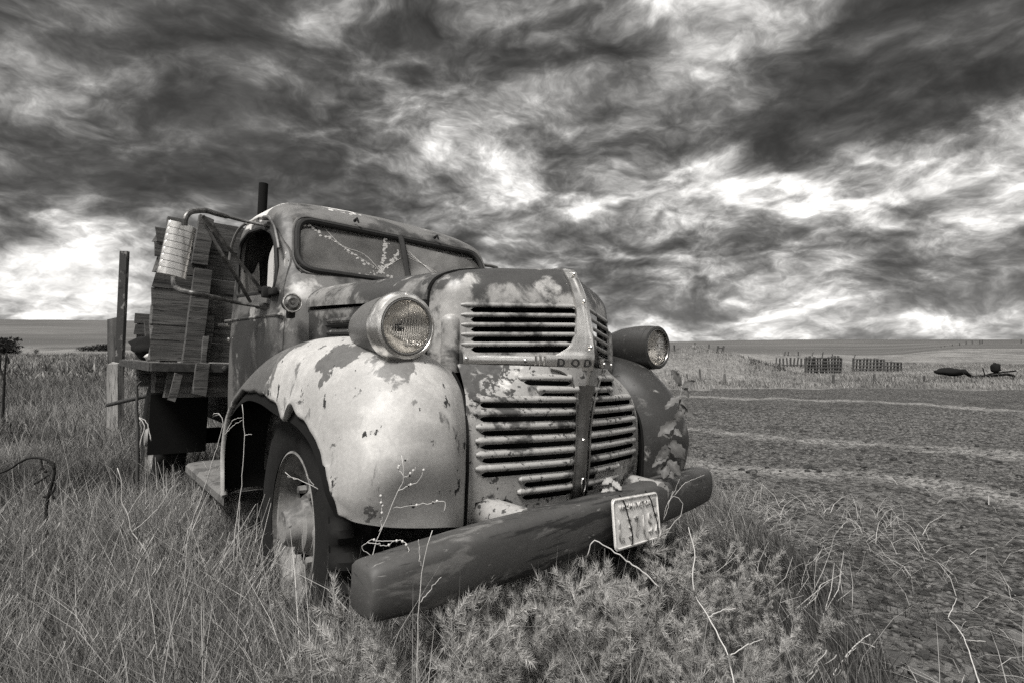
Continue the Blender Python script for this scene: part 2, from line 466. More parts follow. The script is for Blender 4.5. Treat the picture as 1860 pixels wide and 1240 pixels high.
def dirt_mask(x, y):
    xb = np.interp(y, [-3, 1, 1.8, 2.35, 3.36, 5.5, 8.5, 15, 18], [.6, .95, 1.15, 1.35, 1.45, 1.9, 2.5, 3.4, 3.6])
    e = fbm(x, y, .9, 4) * .9
    m = sstep(-.12, .12, x - xb + e) * sstep(-.3, .3, (14.3 + .02 * x + fbm(x, y + 50, .35, 3) * 1.6) - y)
    return m
def ground_h(x, y):
    x = np.asarray(x, float); y = np.asarray(y, float)
    r = np.hypot(x, y)
    h = fbm(x, y, .33, 4) * .10 * sstep(.5, 6, r) + fbm(x, y, 2.2, 4) * .035
    tx, ty = w2t_xy(x, y)
    near = 1 - sstep(1.5, 4.0, np.hypot(np.maximum(np.abs(tx) - 1, 0), np.maximum(np.maximum(-ty, ty - 4), 0)))
    h = h * (1 - .7 * near) - .049 * np.clip(tx, -1.6, 1.6) * near - .0086 * np.clip(ty, -1, 5) * near
    dm = dirt_mask(x, y)
    rr = np.hypot(x - RUT_C[0], y - RUT_C[1]) + fbm(x, y, .35, 4) * 2.2
    rut = sum(np.exp(-((rr - q) / .16) ** 2) for q in (4.0, 6.3))
    h = h + dm * (fbm(x, y, 3.2, 4, .62) * .075 - .022 * rut)
    # grassed spoil bank to the right, dark bank behind it
    h = h + 1.05 * np.exp(-(np.abs((x - 7.6) / 2.7)) ** 2.6 - (np.abs((y - 22.0) / 2.5)) ** 2.4) * (1 + fbm(x, y, .8, 3) * .5)
    h = h + .75 * np.exp(-(np.abs((x - 16.5) / 6.5)) ** 4 - (np.abs((y - 38) / 3.0)) ** 2) * (1 + fbm(x, y, .5, 3) * .6)
    h = h + .15 * sstep(16, 30, y) * fbm(x, y, .12, 3) * 3
    # far swells of ploughed ground
    az = x / np.maximum(y, 1.0)
    el = np.interp(az, [-3, -.95, -.72, -.45, 0, .17, .30, .42, .58, .80, 3], [54, 48, 46.5, 40, 22, 12, 10, 12.5, 13.7, 13.5, 13])
    crest = 340.0
    top = EYE + el / F_PX * crest
    prof = sstep(70, crest, y) ** 1.15
    hill = np.where(y < crest, top * prof, top - (y - crest) * .004)
    h = h + np.where(y > 40, hill, 0)
    # stony rise at the far right
    h = h + np.where(y > 20, 1.25 * sstep(.66, .86, az) * sstep(30, 85, y) * (1 - sstep(140, 240, y)) * (1 + fbm(x, y, .1, 3) * .5), 0)
    return h
def gh(x, y): return float(ground_h(np.array([x]), np.array([y]))[0])
def axis_pts(lo, hi, step, a, b, k):
    mid = list(np.arange(lo, hi + 1e-6, step)); q = step; v = hi; R = []
    while v < b: q *= k; v += q; R.append(min(v, b))
    q = step; v = lo; Lp = []
    while v > a: q *= k; v -= q; Lp.append(max(v, a))
    return np.array(Lp[::-1] + mid + R)
XS = axis_pts(-4.0, 6.5, .055, -1600, 1600, 1.085)
YS = axis_pts(.8, 8.0, .055, -60, 1500, 1.06)
GX, GY = np.meshgrid(XS, YS, indexing='ij')
GZ = ground_h(GX, GY)
nxg, nyg = len(XS), len(YS)
idx = np.arange(nxg * nyg).reshape(nxg, nyg)
quads = np.stack([idx[:-1, :-1], idx[1:, :-1], idx[1:, 1:], idx[:-1, 1:]], -1).reshape(-1, 4)
cx = (GX[:-1, :-1] + GX[1:, 1:]).ravel() / 2; cy = (GY[:-1, :-1] + GY[1:, 1:]).ravel() / 2
is_hill = cy > 118 + 10 * np.sin(cx * .03) - np.clip(cx, 0, 60) * .9
is_dirt = (dirt_mask(cx, cy) > .5) & ~is_hill
VT = np.stack([GX.ravel(), GY.ravel(), GZ.ravel()], -1)
def terrain(name, sel, mat):
    q = quads[sel]; u, inv = np.unique(q, return_inverse=True)
    me = fast_mesh(VT[u], inv.ravel(), np.full(len(q), 4))
    o = new_obj(name, me, mat); o['kind'] = 'structure'; return o

def mat_grassland():
    m, k, b = new_mat("grassland soil")
    co = k.n('ShaderNodeTexCoord').outputs['Object']
    n = k.noise(co, .22, 8, .65).outputs[0]; n2 = k.noise(co, 3.0, 8, .7).outputs[0]
    n3 = k.noise(k.vmath('MULTIPLY', co, (1, .35, 1)), 14.0, 5, .7).outputs[0]
    sp = k.n('ShaderNodeSeparateXYZ', {0: co})
    far = k.mr(sp.outputs[1], 9, 16)
    col = k.mixc(k.mr(n, .32, .68), G(.10), G(.26))
    col = k.mixc(k.mr(n2, .3, .7), k.mixc(.55, col, G(.045)), col)
    col = k.mixc(k.math('MULTIPLY', k.mr(n3, .5, .7), .6), col, G(.36))
    soil = k.mixc(n2, G(.035), G(.085))
    col = k.mixc(far, soil, col)
    link(k, col, b.inputs['Base Color']); b.inputs['Roughness'].default_value = 1.0; b.inputs['Specular IOR Level'].default_value = .1
    bp = k.n('ShaderNodeBump', {'Height': k.math('ADD', n2, n3), 'Strength': .8, 'Distance': .08}); link(k, bp.outputs[0], b.inputs['Normal'])
    return m
def mat_dirt():
    m, k, b = new_mat("stony dirt")
    co = k.n('ShaderNodeTexCoord').outputs['Object']
    n = k.noise(co, 1.1, 8, .62).outputs[0]; n2 = k.noise(co, 17.0, 8, .72).outputs[0]
    vo = k.n('ShaderNodeTexVoronoi', {'Vector': k.vmath('ADD', co, k.scale(k.noise(co, 9.0, 3, .5).outputs['Color'], .08)), 'Scale': 24.0, 'Randomness': 1.0})
    vo2 = k.n('ShaderNodeTexVoronoi', {'Vector': co, 'Scale': 70.0, 'Randomness': 1.0})
    wob = k.math('MULTIPLY_ADD', k.noise(co, .35, 5, .6).outputs[0], 2.6, -1.3)
    flatp = k.vmath('MULTIPLY', co, (1, 1, 0))
    rr = k.math('ADD', k.vmath('DISTANCE', flatp, (RUT_C[0], RUT_C[1], 0)), wob)
    band = None
    for q, w in ((4.0, .42), (6.3, .34), (11.6, .35)):
        g = k.mr(k.math('ABSOLUTE', k.math('SUBTRACT', rr, q)), w * .2, w, 1.0, 0.0)
        band = g if band is None else k.math('MAXIMUM', band, g)
    band = k.math('MULTIPLY', band, k.mr(n2, .36, .56, .15, 1.0))
    col = k.mixc(k.mr(n2, .36, .64), G(.03), G(.20))
    col = k.mixc(k.mr(n, .35, .65), k.mixc(.4, col, G(.03)), col)
    clod = k.mr(vo.outputs['Distance'], .0, .55, 1.0, 0.0)
    rndc = k.n('ShaderNodeRGBToBW', {0: vo.outputs['Color']}).outputs[0]
    col = k.mixc(k.math('MULTIPLY', k.mr(rndc, .55, .9), .6), col, G(.24))
    col = k.mixc(k.math('MULTIPLY', band, .85), col, G(.24))
    link(k, col, b.inputs['Base Color']); b.inputs['Roughness'].default_value = .97; b.inputs['Specular IOR Level'].default_value = .15
    h = k.math('ADD', k.math('MULTIPLY', clod, .8), k.math('ADD', n2, k.math('MULTIPLY', vo2.outputs['Distance'], -.35)))
    h = k.math('MULTIPLY', h, k.math('MULTIPLY_ADD', band, -.7, 1.0))
    bp = k.n('ShaderNodeBump', {'Height': h, 'Strength': 1.0, 'Distance': .07}); link(k, bp.outputs[0], b.inputs['Normal'])
    return m
def mat_hill():
    m, k, b = new_mat("ploughed hill")
    co = k.n('ShaderNodeTexCoord').outputs['Object']
    n = k.noise(k.vmath('MULTIPLY', co, (.25, 1.0, 1)), .03, 6, .6).outputs[0]
    n2 = k.noise(k.vmath('MULTIPLY', co, (.08, 1.0, 1)), .5, 6, .7).outputs[0]
    n3 = k.noise(co, .8, 5, .7).outputs[0]
    col = k.mixc(k.mr(n, .35, .65), G(.072), G(.135))
    col = k.mixc(k.math('MULTIPLY', k.mr(n2, .40, .66), .55), col, G(.045))
    col = k.mixc(k.math('MULTIPLY', n3, .4), col, G(.13))
    link(k, col, b.inputs['Base Color']); b.inputs['Roughness'].default_value = 1.0; b.inputs['Specular IOR Level'].default_value = .05
    return m
terrain("ground", ~is_hill & ~is_dirt, mat_grassland())
DIRT = terrain("dirt_track", is_dirt, mat_dirt())
terrain("hill", is_hill, mat_hill())
# ------------------------------------------------------------------ the truck (built in its own frame: X across, Y towards the tail, Z up)
truck = thing("truck", "abandoned old stake bed truck with peeling paint, round headlights and louvred grille", "truck")
truck.location = TRUCK_O
truck.rotation_mode = 'QUATERNION'; truck.rotation_quaternion = TRUCK_R.to_quaternion()
SKEW = None          # the cab and hood sit a little off the frame's centre line
CAB_SKEW = Matrix.Translation((-.03, 0, 0)) @ Matrix.Diagonal((.957, 1, 1, 1))
def part(name, me, mat, parent=None, smooth=True, auto=35):
    if SKEW is not None: me.transform(SKEW)
    return new_obj(name, me, mat, parent or truck, smooth, auto)

RUST = dict(c=.035, scale=26, thr=.67, soft=.02, h=-1.0, r=.85, detail=5)
M_CAB = paint("cab paint", .135, [
    dict(c=.03, scale=3.6, thr=.60, soft=.16, seed=1, gain=2.2, blobs=[(-.76, 1.75, 1.05, .36, .34), (-.70, 1.30, 1.62, .22, .20), (-.3, 1.36, 1.46, .30, .12), (-.77, 1.42, .95, .25, .2)], r=.6),
    dict(c=.34, scale=5.0, thr=.92, soft=.14, seed=2, gain=2.6, blobs=[(-.62, 1.28, 1.40, .15, .40), (-.71, 1.27, 1.12, .20, .36), (-.70, 1.36, 1.35, .12, .26), (-.74, 1.7, 1.29, .10, .3)]),
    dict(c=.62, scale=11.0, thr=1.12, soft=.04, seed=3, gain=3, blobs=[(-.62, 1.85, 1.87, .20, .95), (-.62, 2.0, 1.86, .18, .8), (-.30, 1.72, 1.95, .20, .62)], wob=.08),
    dict(RUST, thr=.70)], rough=.48, var=.16)
M_HOOD = paint("hood paint", .05, [
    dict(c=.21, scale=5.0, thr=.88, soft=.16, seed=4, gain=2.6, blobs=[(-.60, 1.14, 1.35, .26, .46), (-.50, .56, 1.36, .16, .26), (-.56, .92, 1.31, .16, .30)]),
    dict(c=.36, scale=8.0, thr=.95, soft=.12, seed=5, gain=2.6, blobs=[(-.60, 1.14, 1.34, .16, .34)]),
    dict(c=.03, scale=12, thr=.63, soft=.03, seed=6, r=.8, blobs=[(-.4, .5, 1.40, .2, .06)])], rough=.38, var=.15)
M_NOSE = paint("nose paint", .30, [
    dict(c=.035, scale=7.0, thr=.62, soft=.16, seed=7, gain=2.2, grads=[(2, 1.29, 1.40, .50)], blobs=[(-.05, .15, 1.33, .14, .2), (-.22, .22, 1.32, .10, .05)], wob=.10),
    dict(c=.36, scale=9.0, thr=.95, soft=.18, seed=8, gain=2.6, blobs=[(-.11, .17, 1.355, .085, .62), (-.44, .33, 1.20, .16, .25), (-.36, .28, 1.33, .12, .25)], wob=.05),
    dict(RUST, scale=60, thr=.70)], rough=.45, var=.12)
M_GRILLE = paint("grille paint", .33, [
    dict(c=.05, scale=10.0, thr=.76, soft=.14, seed=9, gain=2.4, blobs=[(-.36, .27, 1.02, .16, .32), (-.30, .14, .87, .13, .10), (-.12, .10, .78, .12, .08), (-.02, .08, .9, .09, .22), (.02, .08, .7, .1, .2)], r=.7),
    dict(c=.05, scale=40, thr=.60, soft=.02, seed=10, blobs=[(-.36, .2, 1.0, .14, .10), (-.44, .2, .9, .08, .08)], h=-1.0, r=.85),
    dict(c=.60, scale=10, thr=.70, soft=.04, seed=11, blobs=[(-.30, .17, 1.0, .09, .14)])], rough=.45, var=.10)
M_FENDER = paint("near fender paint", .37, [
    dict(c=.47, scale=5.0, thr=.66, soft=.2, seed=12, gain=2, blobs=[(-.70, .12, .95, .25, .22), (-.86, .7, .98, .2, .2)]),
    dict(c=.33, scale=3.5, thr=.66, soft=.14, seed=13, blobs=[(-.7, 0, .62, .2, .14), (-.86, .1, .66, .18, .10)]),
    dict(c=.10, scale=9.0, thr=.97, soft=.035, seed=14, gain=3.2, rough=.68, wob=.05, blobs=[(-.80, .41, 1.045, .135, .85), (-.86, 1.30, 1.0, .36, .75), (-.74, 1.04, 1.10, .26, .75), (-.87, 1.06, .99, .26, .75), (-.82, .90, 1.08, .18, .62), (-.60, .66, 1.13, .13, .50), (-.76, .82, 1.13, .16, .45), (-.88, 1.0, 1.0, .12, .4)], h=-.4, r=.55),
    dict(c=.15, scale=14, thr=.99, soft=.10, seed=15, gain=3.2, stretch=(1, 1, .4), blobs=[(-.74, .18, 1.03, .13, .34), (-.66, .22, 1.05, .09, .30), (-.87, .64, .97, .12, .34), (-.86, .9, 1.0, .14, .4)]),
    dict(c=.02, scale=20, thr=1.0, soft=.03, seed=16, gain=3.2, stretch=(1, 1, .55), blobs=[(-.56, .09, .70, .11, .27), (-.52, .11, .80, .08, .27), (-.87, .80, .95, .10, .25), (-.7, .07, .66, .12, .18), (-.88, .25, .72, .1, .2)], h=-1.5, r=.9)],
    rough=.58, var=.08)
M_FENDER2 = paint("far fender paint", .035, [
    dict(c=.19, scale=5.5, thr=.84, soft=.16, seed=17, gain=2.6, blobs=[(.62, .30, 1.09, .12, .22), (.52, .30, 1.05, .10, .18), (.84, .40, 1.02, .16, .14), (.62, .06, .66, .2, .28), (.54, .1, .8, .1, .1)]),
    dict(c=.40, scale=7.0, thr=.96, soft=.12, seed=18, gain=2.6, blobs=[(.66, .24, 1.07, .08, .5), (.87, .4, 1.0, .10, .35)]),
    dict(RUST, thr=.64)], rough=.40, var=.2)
M_CHROME = chrome("worn chrome", .72, .12, .18)
M_CHROME_D = chrome("tarnished chrome", .30, .26, .6)
M_STAIN = chrome("stainless mirror back", .85, .26, .06, 0.0)
M_BUMPER = paint("bumper paint", .060, [
    dict(c=.015, scale=9, thr=.84, soft=.10, seed=20, gain=3, rough=.7, stretch=(.25, 1, 3.5), blobs=[(-.1, -.1, .48, .40, .26), (-.5, -.1, .45, .3, .2)], r=.8),
    dict(c=.13, scale=14, thr=.95, soft=.16, seed=21, gain=3, stretch=(.4, 1, 1.5), blobs=[(-.7, -.12, .60, .3, .24), (.6, .02, .58, .2, .2)]),
    dict(c=.20, scale=60, thr=1.02, soft=.05, seed=22, gain=3.2, stretch=(.15, 1, 1))], rough=.62, var=.22, bump=.3, grain=60)
M_DARK = flat("dark metal", .02, .7, .2, spec=.3)
M_BLACK = flat("grime and shade black", .008, .95, 0, .3, spec=.15)
M_RUBBER = flat("rubber", .011, .9, 0, .45, 30, .5, spec=.2)
M_GASKET = flat("window rubber", .018, .75, 0, .4, 40, .4, spec=.3)
M_WHEEL = paint("wheel paint", .23, [dict(c=.07, scale=7, thr=.58, soft=.08, seed=30), dict(c=.33, scale=11, thr=.66, soft=.06, seed=31), dict(RUST, scale=40)], rough=.75, bump=.35)
M_STEEL = rough_metal("rusty steel", .03, .7, .2)
M_ROD = rough_metal("mirror bracket steel", .09, .45, .5, 25)
M_GLASS = glass("windshield glass", .42, .30, .26, .015, refl=1.5)
M_GLASS_S = glass("door glass", .55, .22, .20, .02)
M_FLAKE = flat("delaminated glass flake", .62, .7, 0, .2, 60)
M_WOODX = wood("weathered board", .085, 0)
M_WOODZ = wood("weathered post wood", .155, 2)
M_PLATE = paint("faded plate", .66, [dict(c=.40, scale=14, thr=.60, soft=.08, seed=40, stretch=(1, 1, .3)), dict(c=.12, scale=30, thr=.70, soft=.03, seed=41)], rough=.5, var=.08)
M_PALE = flat("pale board", .48, .8, 0, .15, 9)
M_HEADLIGHT_RING = chrome("headlight ring", .85, .20, .05)
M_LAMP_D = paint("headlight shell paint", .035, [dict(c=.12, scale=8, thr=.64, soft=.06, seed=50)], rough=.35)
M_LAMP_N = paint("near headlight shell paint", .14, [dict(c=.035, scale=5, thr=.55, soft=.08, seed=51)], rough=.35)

# ---- cab shell -------------------------------------------------------------
HZ = [.52, .80, 1.05, 1.27, 1.38, 1.46, 1.52, 1.66, 1.76, 1.82, 1.87, 1.91, 1.94, 1.955]
HW = [.755, .772, .775, .770, .765, .758, .754, .748, .738, .715, .67, .585, .43, .20]
def taper(y): return 1 - .085 * max(0.0, min(1.1, (2.2 - y) / .9))
HF = [1.23, 1.23, 1.23, 1.235, 1.255, 1.325, 1.375, 1.432, 1.482, 1.525, 1.60, 1.68, 1.77, 1.86]
HB = [2.22, 2.24, 2.25, 2.26, 2.26, 2.26, 2.25, 2.23, 2.21, 2.18, 2.14, 2.08, 2.02, 1.97]
HBOW = [.0, .0, .0, .01, .02, .02, .02, .02, .02, .03, .05, .05, .04, .02]
def hullp(z):
    return tuple(float(np.interp(z, HZ, q)) for q in (HW, HF, HB, HBOW)) if False else tuple(float(herm(HZ, q, np.array([z]))[0]) for q in (HW, HF, HB, HBOW))
def front_y(x, z):
    w, yf, yb, bow = hullp(z); return yf + bow * (abs(x) / w) ** 1.6
def hull_mesh(off=0.0, zlo=None, nper=140, nz=46):
    zs = np.unique(np.r_[np.linspace(HZ[0], 1.80, nz - 14), np.linspace(1.80, HZ[-1], 15)])
    V = []
    for z in zs:
        w, yf, yb, bow = hullp(z); w -= off; yf += off; yb -= off
        zz = z - (off * .8 * float(sstep(1.7, 1.95, z)))
        if zlo is not None: zz = max(zz, zlo) if z > HZ[0] + 1e-6 else zlo
        yc = (yf + yb) / 2
        for i in range(nper):
            a = 2 * math.pi * i / nper; c, s = math.cos(a), math.sin(a)
            n = 8.0 if s < 0 else 6.0
            x = w * math.copysign(abs(c) ** (2 / n), c); y = (yb - yc) * math.copysign(abs(s) ** (2 / n), s) + yc
            if s < 0: y += bow * (abs(x) / max(w, .01)) ** 1.6 * (abs(s) ** .3)
            V.append((x * taper(y), y, zz))
    F = []
    m = len(zs)
    for j in range(m - 1):
        for i in range(nper):
            a, b_ = j * nper + i, j * nper + (i + 1) % nper
            F.append((a, b_, b_ + nper, a + nper))
    V.append((0, 1.5, V[0][2])); V.append((0, 1.93, V[-1][2] + .004))
    for i in range(nper):
        F.append((m * nper, (i + 1) % nper, i)); F.append((m * nper + 1, (m - 1) * nper + i, (m - 1) * nper + (i + 1) % nper))
    return fix(mesh(V, F))
DOOR = [(1.32, .60), (2.155, .60), (2.185, 1.33), (2.20, 1.66), (2.13, 1.805), (1.82, 1.805), (1.64, 1.768), (1.535, 1.70), (1.46, 1.60), (1.385, 1.42), (1.335, 1.25)]
WIN = [(1.46, 1.38), (2.02, 1.395), (2.065, 1.58), (2.06, 1.70), (1.93, 1.748), (1.72, 1.737), (1.585, 1.69), (1.525, 1.635), (1.475, 1.50)]
def inset2(poly, d_):
    c = np.mean(poly, axis=0); out = []
    n = len(poly)
    for i in range(n):
        a, b_, c_ = (np.array(poly[(i + k - 1) % n]) for k in range(3))
        e1 = (b_ - a) / np.linalg.norm(b_ - a); e2 = (c_ - b_) / np.linalg.norm(c_ - b_)
        nn = np.array([-e1[1], e1[0]]) + np.array([-e2[1], e2[0]]); nn /= np.linalg.norm(nn)
        out.append(tuple(b_ + nn * d_ / max(.5, math.sqrt((1 + float(e1 @ e2)) / 2))))
    return out
DOOR_R = round_poly(DOOR, [.04, .04, .15, .2, .10, .2, .15, .15, .2, .2, .12])
WIN_R = round_poly(WIN, [.05, .05, .12, .06, .14, .12, .1, .1, .1])
WS = [(-.628, 1.490), (.60, 1.490), (.575, 1.765), (-.605, 1.765)]
WS_R = round_poly(WS, [.09, .09, .10, .10], 8)
outer = hull_mesh(); inner = hull_mesh(.030, .56)
shell = boolean(outer, [('DIFFERENCE', inner)])
rearwin = prism(round_poly([(-.38, 1.48), (.38, 1.48), (.36, 1.70), (-.36, 1.70)], .07), 2.0, 2.5, 'Y')
cab_me = boolean(shell.copy(), [('DIFFERENCE', prism(DOOR_R, -1.2, -.45, 'X')), ('DIFFERENCE', prism(DOOR_R, .45, 1.2, 'X')),
                         ('DIFFERENCE', prism(WS_R, 1.1, 1.85, 'Y')), ('DIFFERENCE', rearwin)])
SKEW = CAB_SKEW
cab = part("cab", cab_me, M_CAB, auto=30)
small = inset2(DOOR_R, .006)
for s in (-1, 1):
    a, b_ = (-1.2, -.45) if s < 0 else (.45, 1.2)
    dm = boolean(shell.copy(), [('INTERSECT', prism(small, a, b_, 'X')), ('DIFFERENCE', prism(WIN_R, a, b_, 'X'))])
    door = part("door", dm, M_CAB, auto=30)
    hx = lambda y, z: s * hullp(z)[0] * taper(y)
    # raised belt moulding and handle
    bel = [(hx(y, 1.262) + s * .002, y, 1.262 + .0) for y in np.linspace(1.345, 2.165, 12)]
    part("belt_moulding", tube([(a - s * .003, b_, c_) for a, b_, c_ in bel], .007, 6), M_CAB, door)
    hm = tube([(s * .76, 2.10, 1.235), (s * .80, 2.10, 1.235), (s * .812, 2.09, 1.233), (s * .806, 2.00, 1.23)], [.012, .010, .010, .007], 8)
    hd = part("handle", hm, M_CHROME, door)
    part("lock", xf(lathe([(.0, .012), (.011, .010), (.013, 0)], 14, 'X'), Matrix.Translation((s * .762, 2.08, 1.155)) @ Matrix.Rotation(0 if s > 0 else math.pi, 4, 'Z')), M_CHROME, door)
    # window rubber
    wr = [(hx(y, z) - s * .006, y, z) for y, z in WIN_R]
    part("window_rubber", tube(wr + wr[:1], .011, 6, False), M_GASKET, door)
    if s < 0:
        # what is left of the door glass, broken along the top
        br = [(1.39, 1.40), (2.06, 1.40), (2.075, 1.545), (1.98, 1.525), (1.88, 1.50), (1.78, 1.515), (1.70, 1.56), (1.66, 1.585), (1.655, 1.40 + .03)]
        part("broken_glass", prism([(2.03, 1.38), (2.07, 1.545), (1.98, 1.522), (1.90, 1.50), (1.82, 1.512), (1.75, 1.555), (1.70, 1.38)], -.712, -.708, 'X'), M_GLASS_S, door, False)
        part("pale_board", prism([(1.60, 1.36), (1.70, 1.36), (1.70, 1.56), (1.68, 1.60), (1.612, 1.645)], -.675, -.66, 'X'), M_PALE, door, False)
        part("pale_board", prism([(1.43, 1.36), (1.595, 1.36), (1.592, 1.525), (1.52, 1.515), (1.44, 1.545)], -.67, -.655, 'X'), M_PALE, door, False)

# windshield: rubber, centre bar, two panes
wsr = [(x, front_y(x, z) - .004, z) for x, z in WS_R]
part("windshield_rubber", tube(wsr + wsr[:1], .016, 8, False), M_GASKET)
wsr2 = [((x + .014) * 1.035 - .014, front_y(x * 1.02, z) - .002, (z - 1.63) * 1.13 + 1.63) for x, z in WS_R]
part("windshield_frame", tube(wsr2 + wsr2[:1], .007, 6, False), M_CAB)
def pane(x0, x1):
    n, mz = 10, 8
    P = [[(x, front_y(x, z) + .014, z) for z in np.linspace(1.478, 1.778, mz)] for x in np.linspace(x0, x1, n)]
    # keep the pane planar: V screen made of two flat sheets
    a, b_ = P[0], P[-1]
    P = [[tuple(np.array(a[0]) * (1 - i / (n - 1)) * (1 - j / (mz - 1)) + np.array(b_[0]) * (i / (n - 1)) * (1 - j / (mz - 1)) + np.array(a[-1]) * (1 - i / (n - 1)) * (j / (mz - 1)) + np.array(b_[-1]) * (i / (n - 1)) * (j / (mz - 1))) for j in range(mz)] for i in range(n)]
    return P
def pane_pt(P, u, v, d_=0.0):
    A, B, C_, D = (np.array(P[i][j]) for i, j in ((0, 0), (-1, 0), (0, -1), (-1, -1)))
    q = A * (1 - u) * (1 - v) + B * u * (1 - v) + C_ * (1 - u) * v + D * u * v
    return Vector(q) + Vector((0, -d_, 0))
PL = pane(-.62, -.006); PR = pane(.006, .595)
pl = part("windshield_pane", grid_mesh(PL), M_GLASS); pr_ = part("windshield_pane", grid_mesh(PR), M_GLASS)
cb = [(0, front_y(0, z) - .006, z) for z in np.linspace(1.478, 1.776, 8)]
part("windshield_bar", tube(cb, .017, 8), M_GASKET)
def crack(P, pts, n, size, seed, parent):
    """line of lifted glass flakes along a crack"""
    rr = random.Random(seed); V, F = [], []
    L = curve_pts([(a, b_, 0) for a, b_ in pts], n)
    for (u, v, _) in L:
        if rr.random() < .22: continue
        u += rr.gauss(0, .012); v += rr.gauss(0, .022)
        if not (.02 < u < .99 and .05 < v < .95): continue
        c = pane_pt(P, u, v, .003); r = size * rr.uniform(.35, 1.5); an = rr.uniform(0, 6.28); k0 = len(V); m = rr.randint(5, 7)
        for k in range(m):
            a = an + k * 6.283 / m; q = r * rr.uniform(.55, 1.2)
            V.append(c + Vector((math.cos(a) * q, 0, math.sin(a) * q * .7)))
        F.append(tuple(range(k0, k0 + m)))
    o = part("crack_flakes", mesh(V, F), M_FLAKE, parent, False); o['kind'] = 'stuff'
def crack_line(P, pts, parent, w=.0016):
    L = curve_pts([tuple(pane_pt(P, a, b_, .003)) for a, b_ in pts], 10)
    part("crack_line", tube(L, w, 4), M_FLAKE, parent)
hubc = (.735, .22)
crack(PL, [(.04, .97), (.22, .78), (.45, .52), (.62, .30), hubc, (.96, .04)], 70, .0075, 1, pl)
crack(PL, [hubc, (.80, .5), (.84, .8), (.87, .97)], 46, .0085, 2, pl)
crack(PL, [hubc, (.86, .42), (.97, .68)], 34, .010, 3, pl)
crack(PL, [hubc, (.62, .12), (.50, .04)], 22, .007, 4, pl)
crack(PL, [(.05, .04), (.35, .07), (.7, .05), (.95, .03)], 30, .006, 5, pl)
for pts in ([(.28, .86), (.4, .60), (.6, .5), hubc], [hubc, (.3, .7)], [hubc, (.98, .55)]): crack_line(PL, pts, pl, .0009)
for e in ((.55, .06), (.62, .05), (.7, .04), (.5, .05)): crack_line(PR, [(.02, .80 - (e[0] - .5)), (.2, .5), e], pr_, .0010)
# dash clutter seen low behind the glass
part("dash_bundle", xf(lathe([(.0, .06), (.05, .05), (.075, .015), (.07, -.02), (0, -.03)], 16, 'Z'), Matrix.Translation((-.50, 1.50, 1.49)) @ Matrix.Diagonal((1.5, .8, .8, 1))), M_PALE)
part("dashboard", bm_box((1.24, .26, .06), (0, 1.50, 1.43), .02), M_DARK)
part("seat", joined([bm_box((1.30, .5, .16), (0, 1.92, .92), .05), bm_box((1.30, .14, .5), (0, 2.14, 1.22), .05)]), M_DARK)
sw = part("steering_wheel", xf(lathe([(.19 + .014 * math.cos(a), .014 * math.sin(a)) for a in np.linspace(0, 6.2832, 9)[:-1]], 36, 'Z', closed=True), Matrix.Translation((.34, 1.74, 1.40)) @ Matrix.Rotation(rad(-50), 4, 'X')), M_BLACK)
part("column", tube([(.34, 1.74, 1.40), (.34, 1.45, 1.15)], .02, 8), M_BLACK, sw)
for x in (-.28, .25):
    y = front_y(x, 1.80) - .005
    part("wiper_pivot", tube([(x, y, 1.815), (x, y - .03, 1.822), (x + .01, y - .035, 1.80)], [.009, .008, .005], 8), M_DARK)
# roof header seam and drip rails
dr = [(hullp(z)[0] * -1 - .002, y, z) for y, z in DOOR_R if z > 1.42]
dr = [( -hullp(z + .012)[0] * taper(y) - .004, y, z + .012) for y, z in sorted([q for q in DOOR_R if q[1] > 1.45], key=lambda q: -q[0])]
part("drip_rail", tube(dr, .008, 6), M_CAB)

# ---- hood ------------------------------------------------------------------
S_Z = np.array([1.285, 1.32, 1.355, 1.385, 1.410, 1.428, 1.440, 1.447])
S_W = np.array([.472, .468, .450, .412, .345, .25, .13, .0])
def hood_sec(y):
    t = (y - .42) / .80
    return S_W * (1 + .30 * t), S_Z + .012 * t + .018 * t * (S_W < .3) * 0
P = []
for y in np.linspace(.43, 1.262, 26):
    w, z = hood_sec(y)
    ls = np.linspace(0, 1, 30); q = herm(np.linspace(0, 1, 8), np.c_[-w, z], ls)
    full = list(q) + [(-a, b_) for a, b_ in q[::-1][1:]]
    P.append([(a, y, b_ + .004 * fbm(np.array([a * 3]), np.array([y * 3]), 1.0)[0]) for a, b_ in full])
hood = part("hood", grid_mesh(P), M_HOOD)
part("centre_hinge", tube([(0, y, 1.452 + .012 * (y - .42) / .8) for y in np.linspace(.44, 1.25, 10)], .006, 6), M_HOOD, hood)
for s in (-1, 1):
    q = []
    for y in np.linspace(.44, 1.255, 14):
        w = .466 * (1 + .30 * (y - .42) / .80)
        q.append([(s * (w - .006 - .02 * k ** 2), y, 1.281 - k * .31) for k in np.linspace(0, 1, 8)])
    sp = part("hood_side", grid_mesh(q), M_HOOD)
    # long side louvre
    for (z, y0, y1) in ((1.225, .62, 1.10), (1.175, .62, 1.10), (1.125, .62, 1.05)):
        lv = [(s * (.466 * (1 + .3 * (y - .42) / .8) - .004), y, z) for y in np.linspace(y0, y1, 10)]
        part("louver", tube(lv, [.004] + [.014] * 8 + [.004], 8), M_HOOD, sp)
        lv2 = [(a + s * .002, b_, c_ - .020) for a, b_, c_ in lv]
        part("louver_slot", tube(lv2, [.003] + [.011] * 8 + [.003], 6), M_BLACK, sp)
# firewall, engine bay block and radiator keep the inside dark as it is
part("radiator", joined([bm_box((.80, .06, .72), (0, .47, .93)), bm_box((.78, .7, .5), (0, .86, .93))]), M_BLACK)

SKEW = None
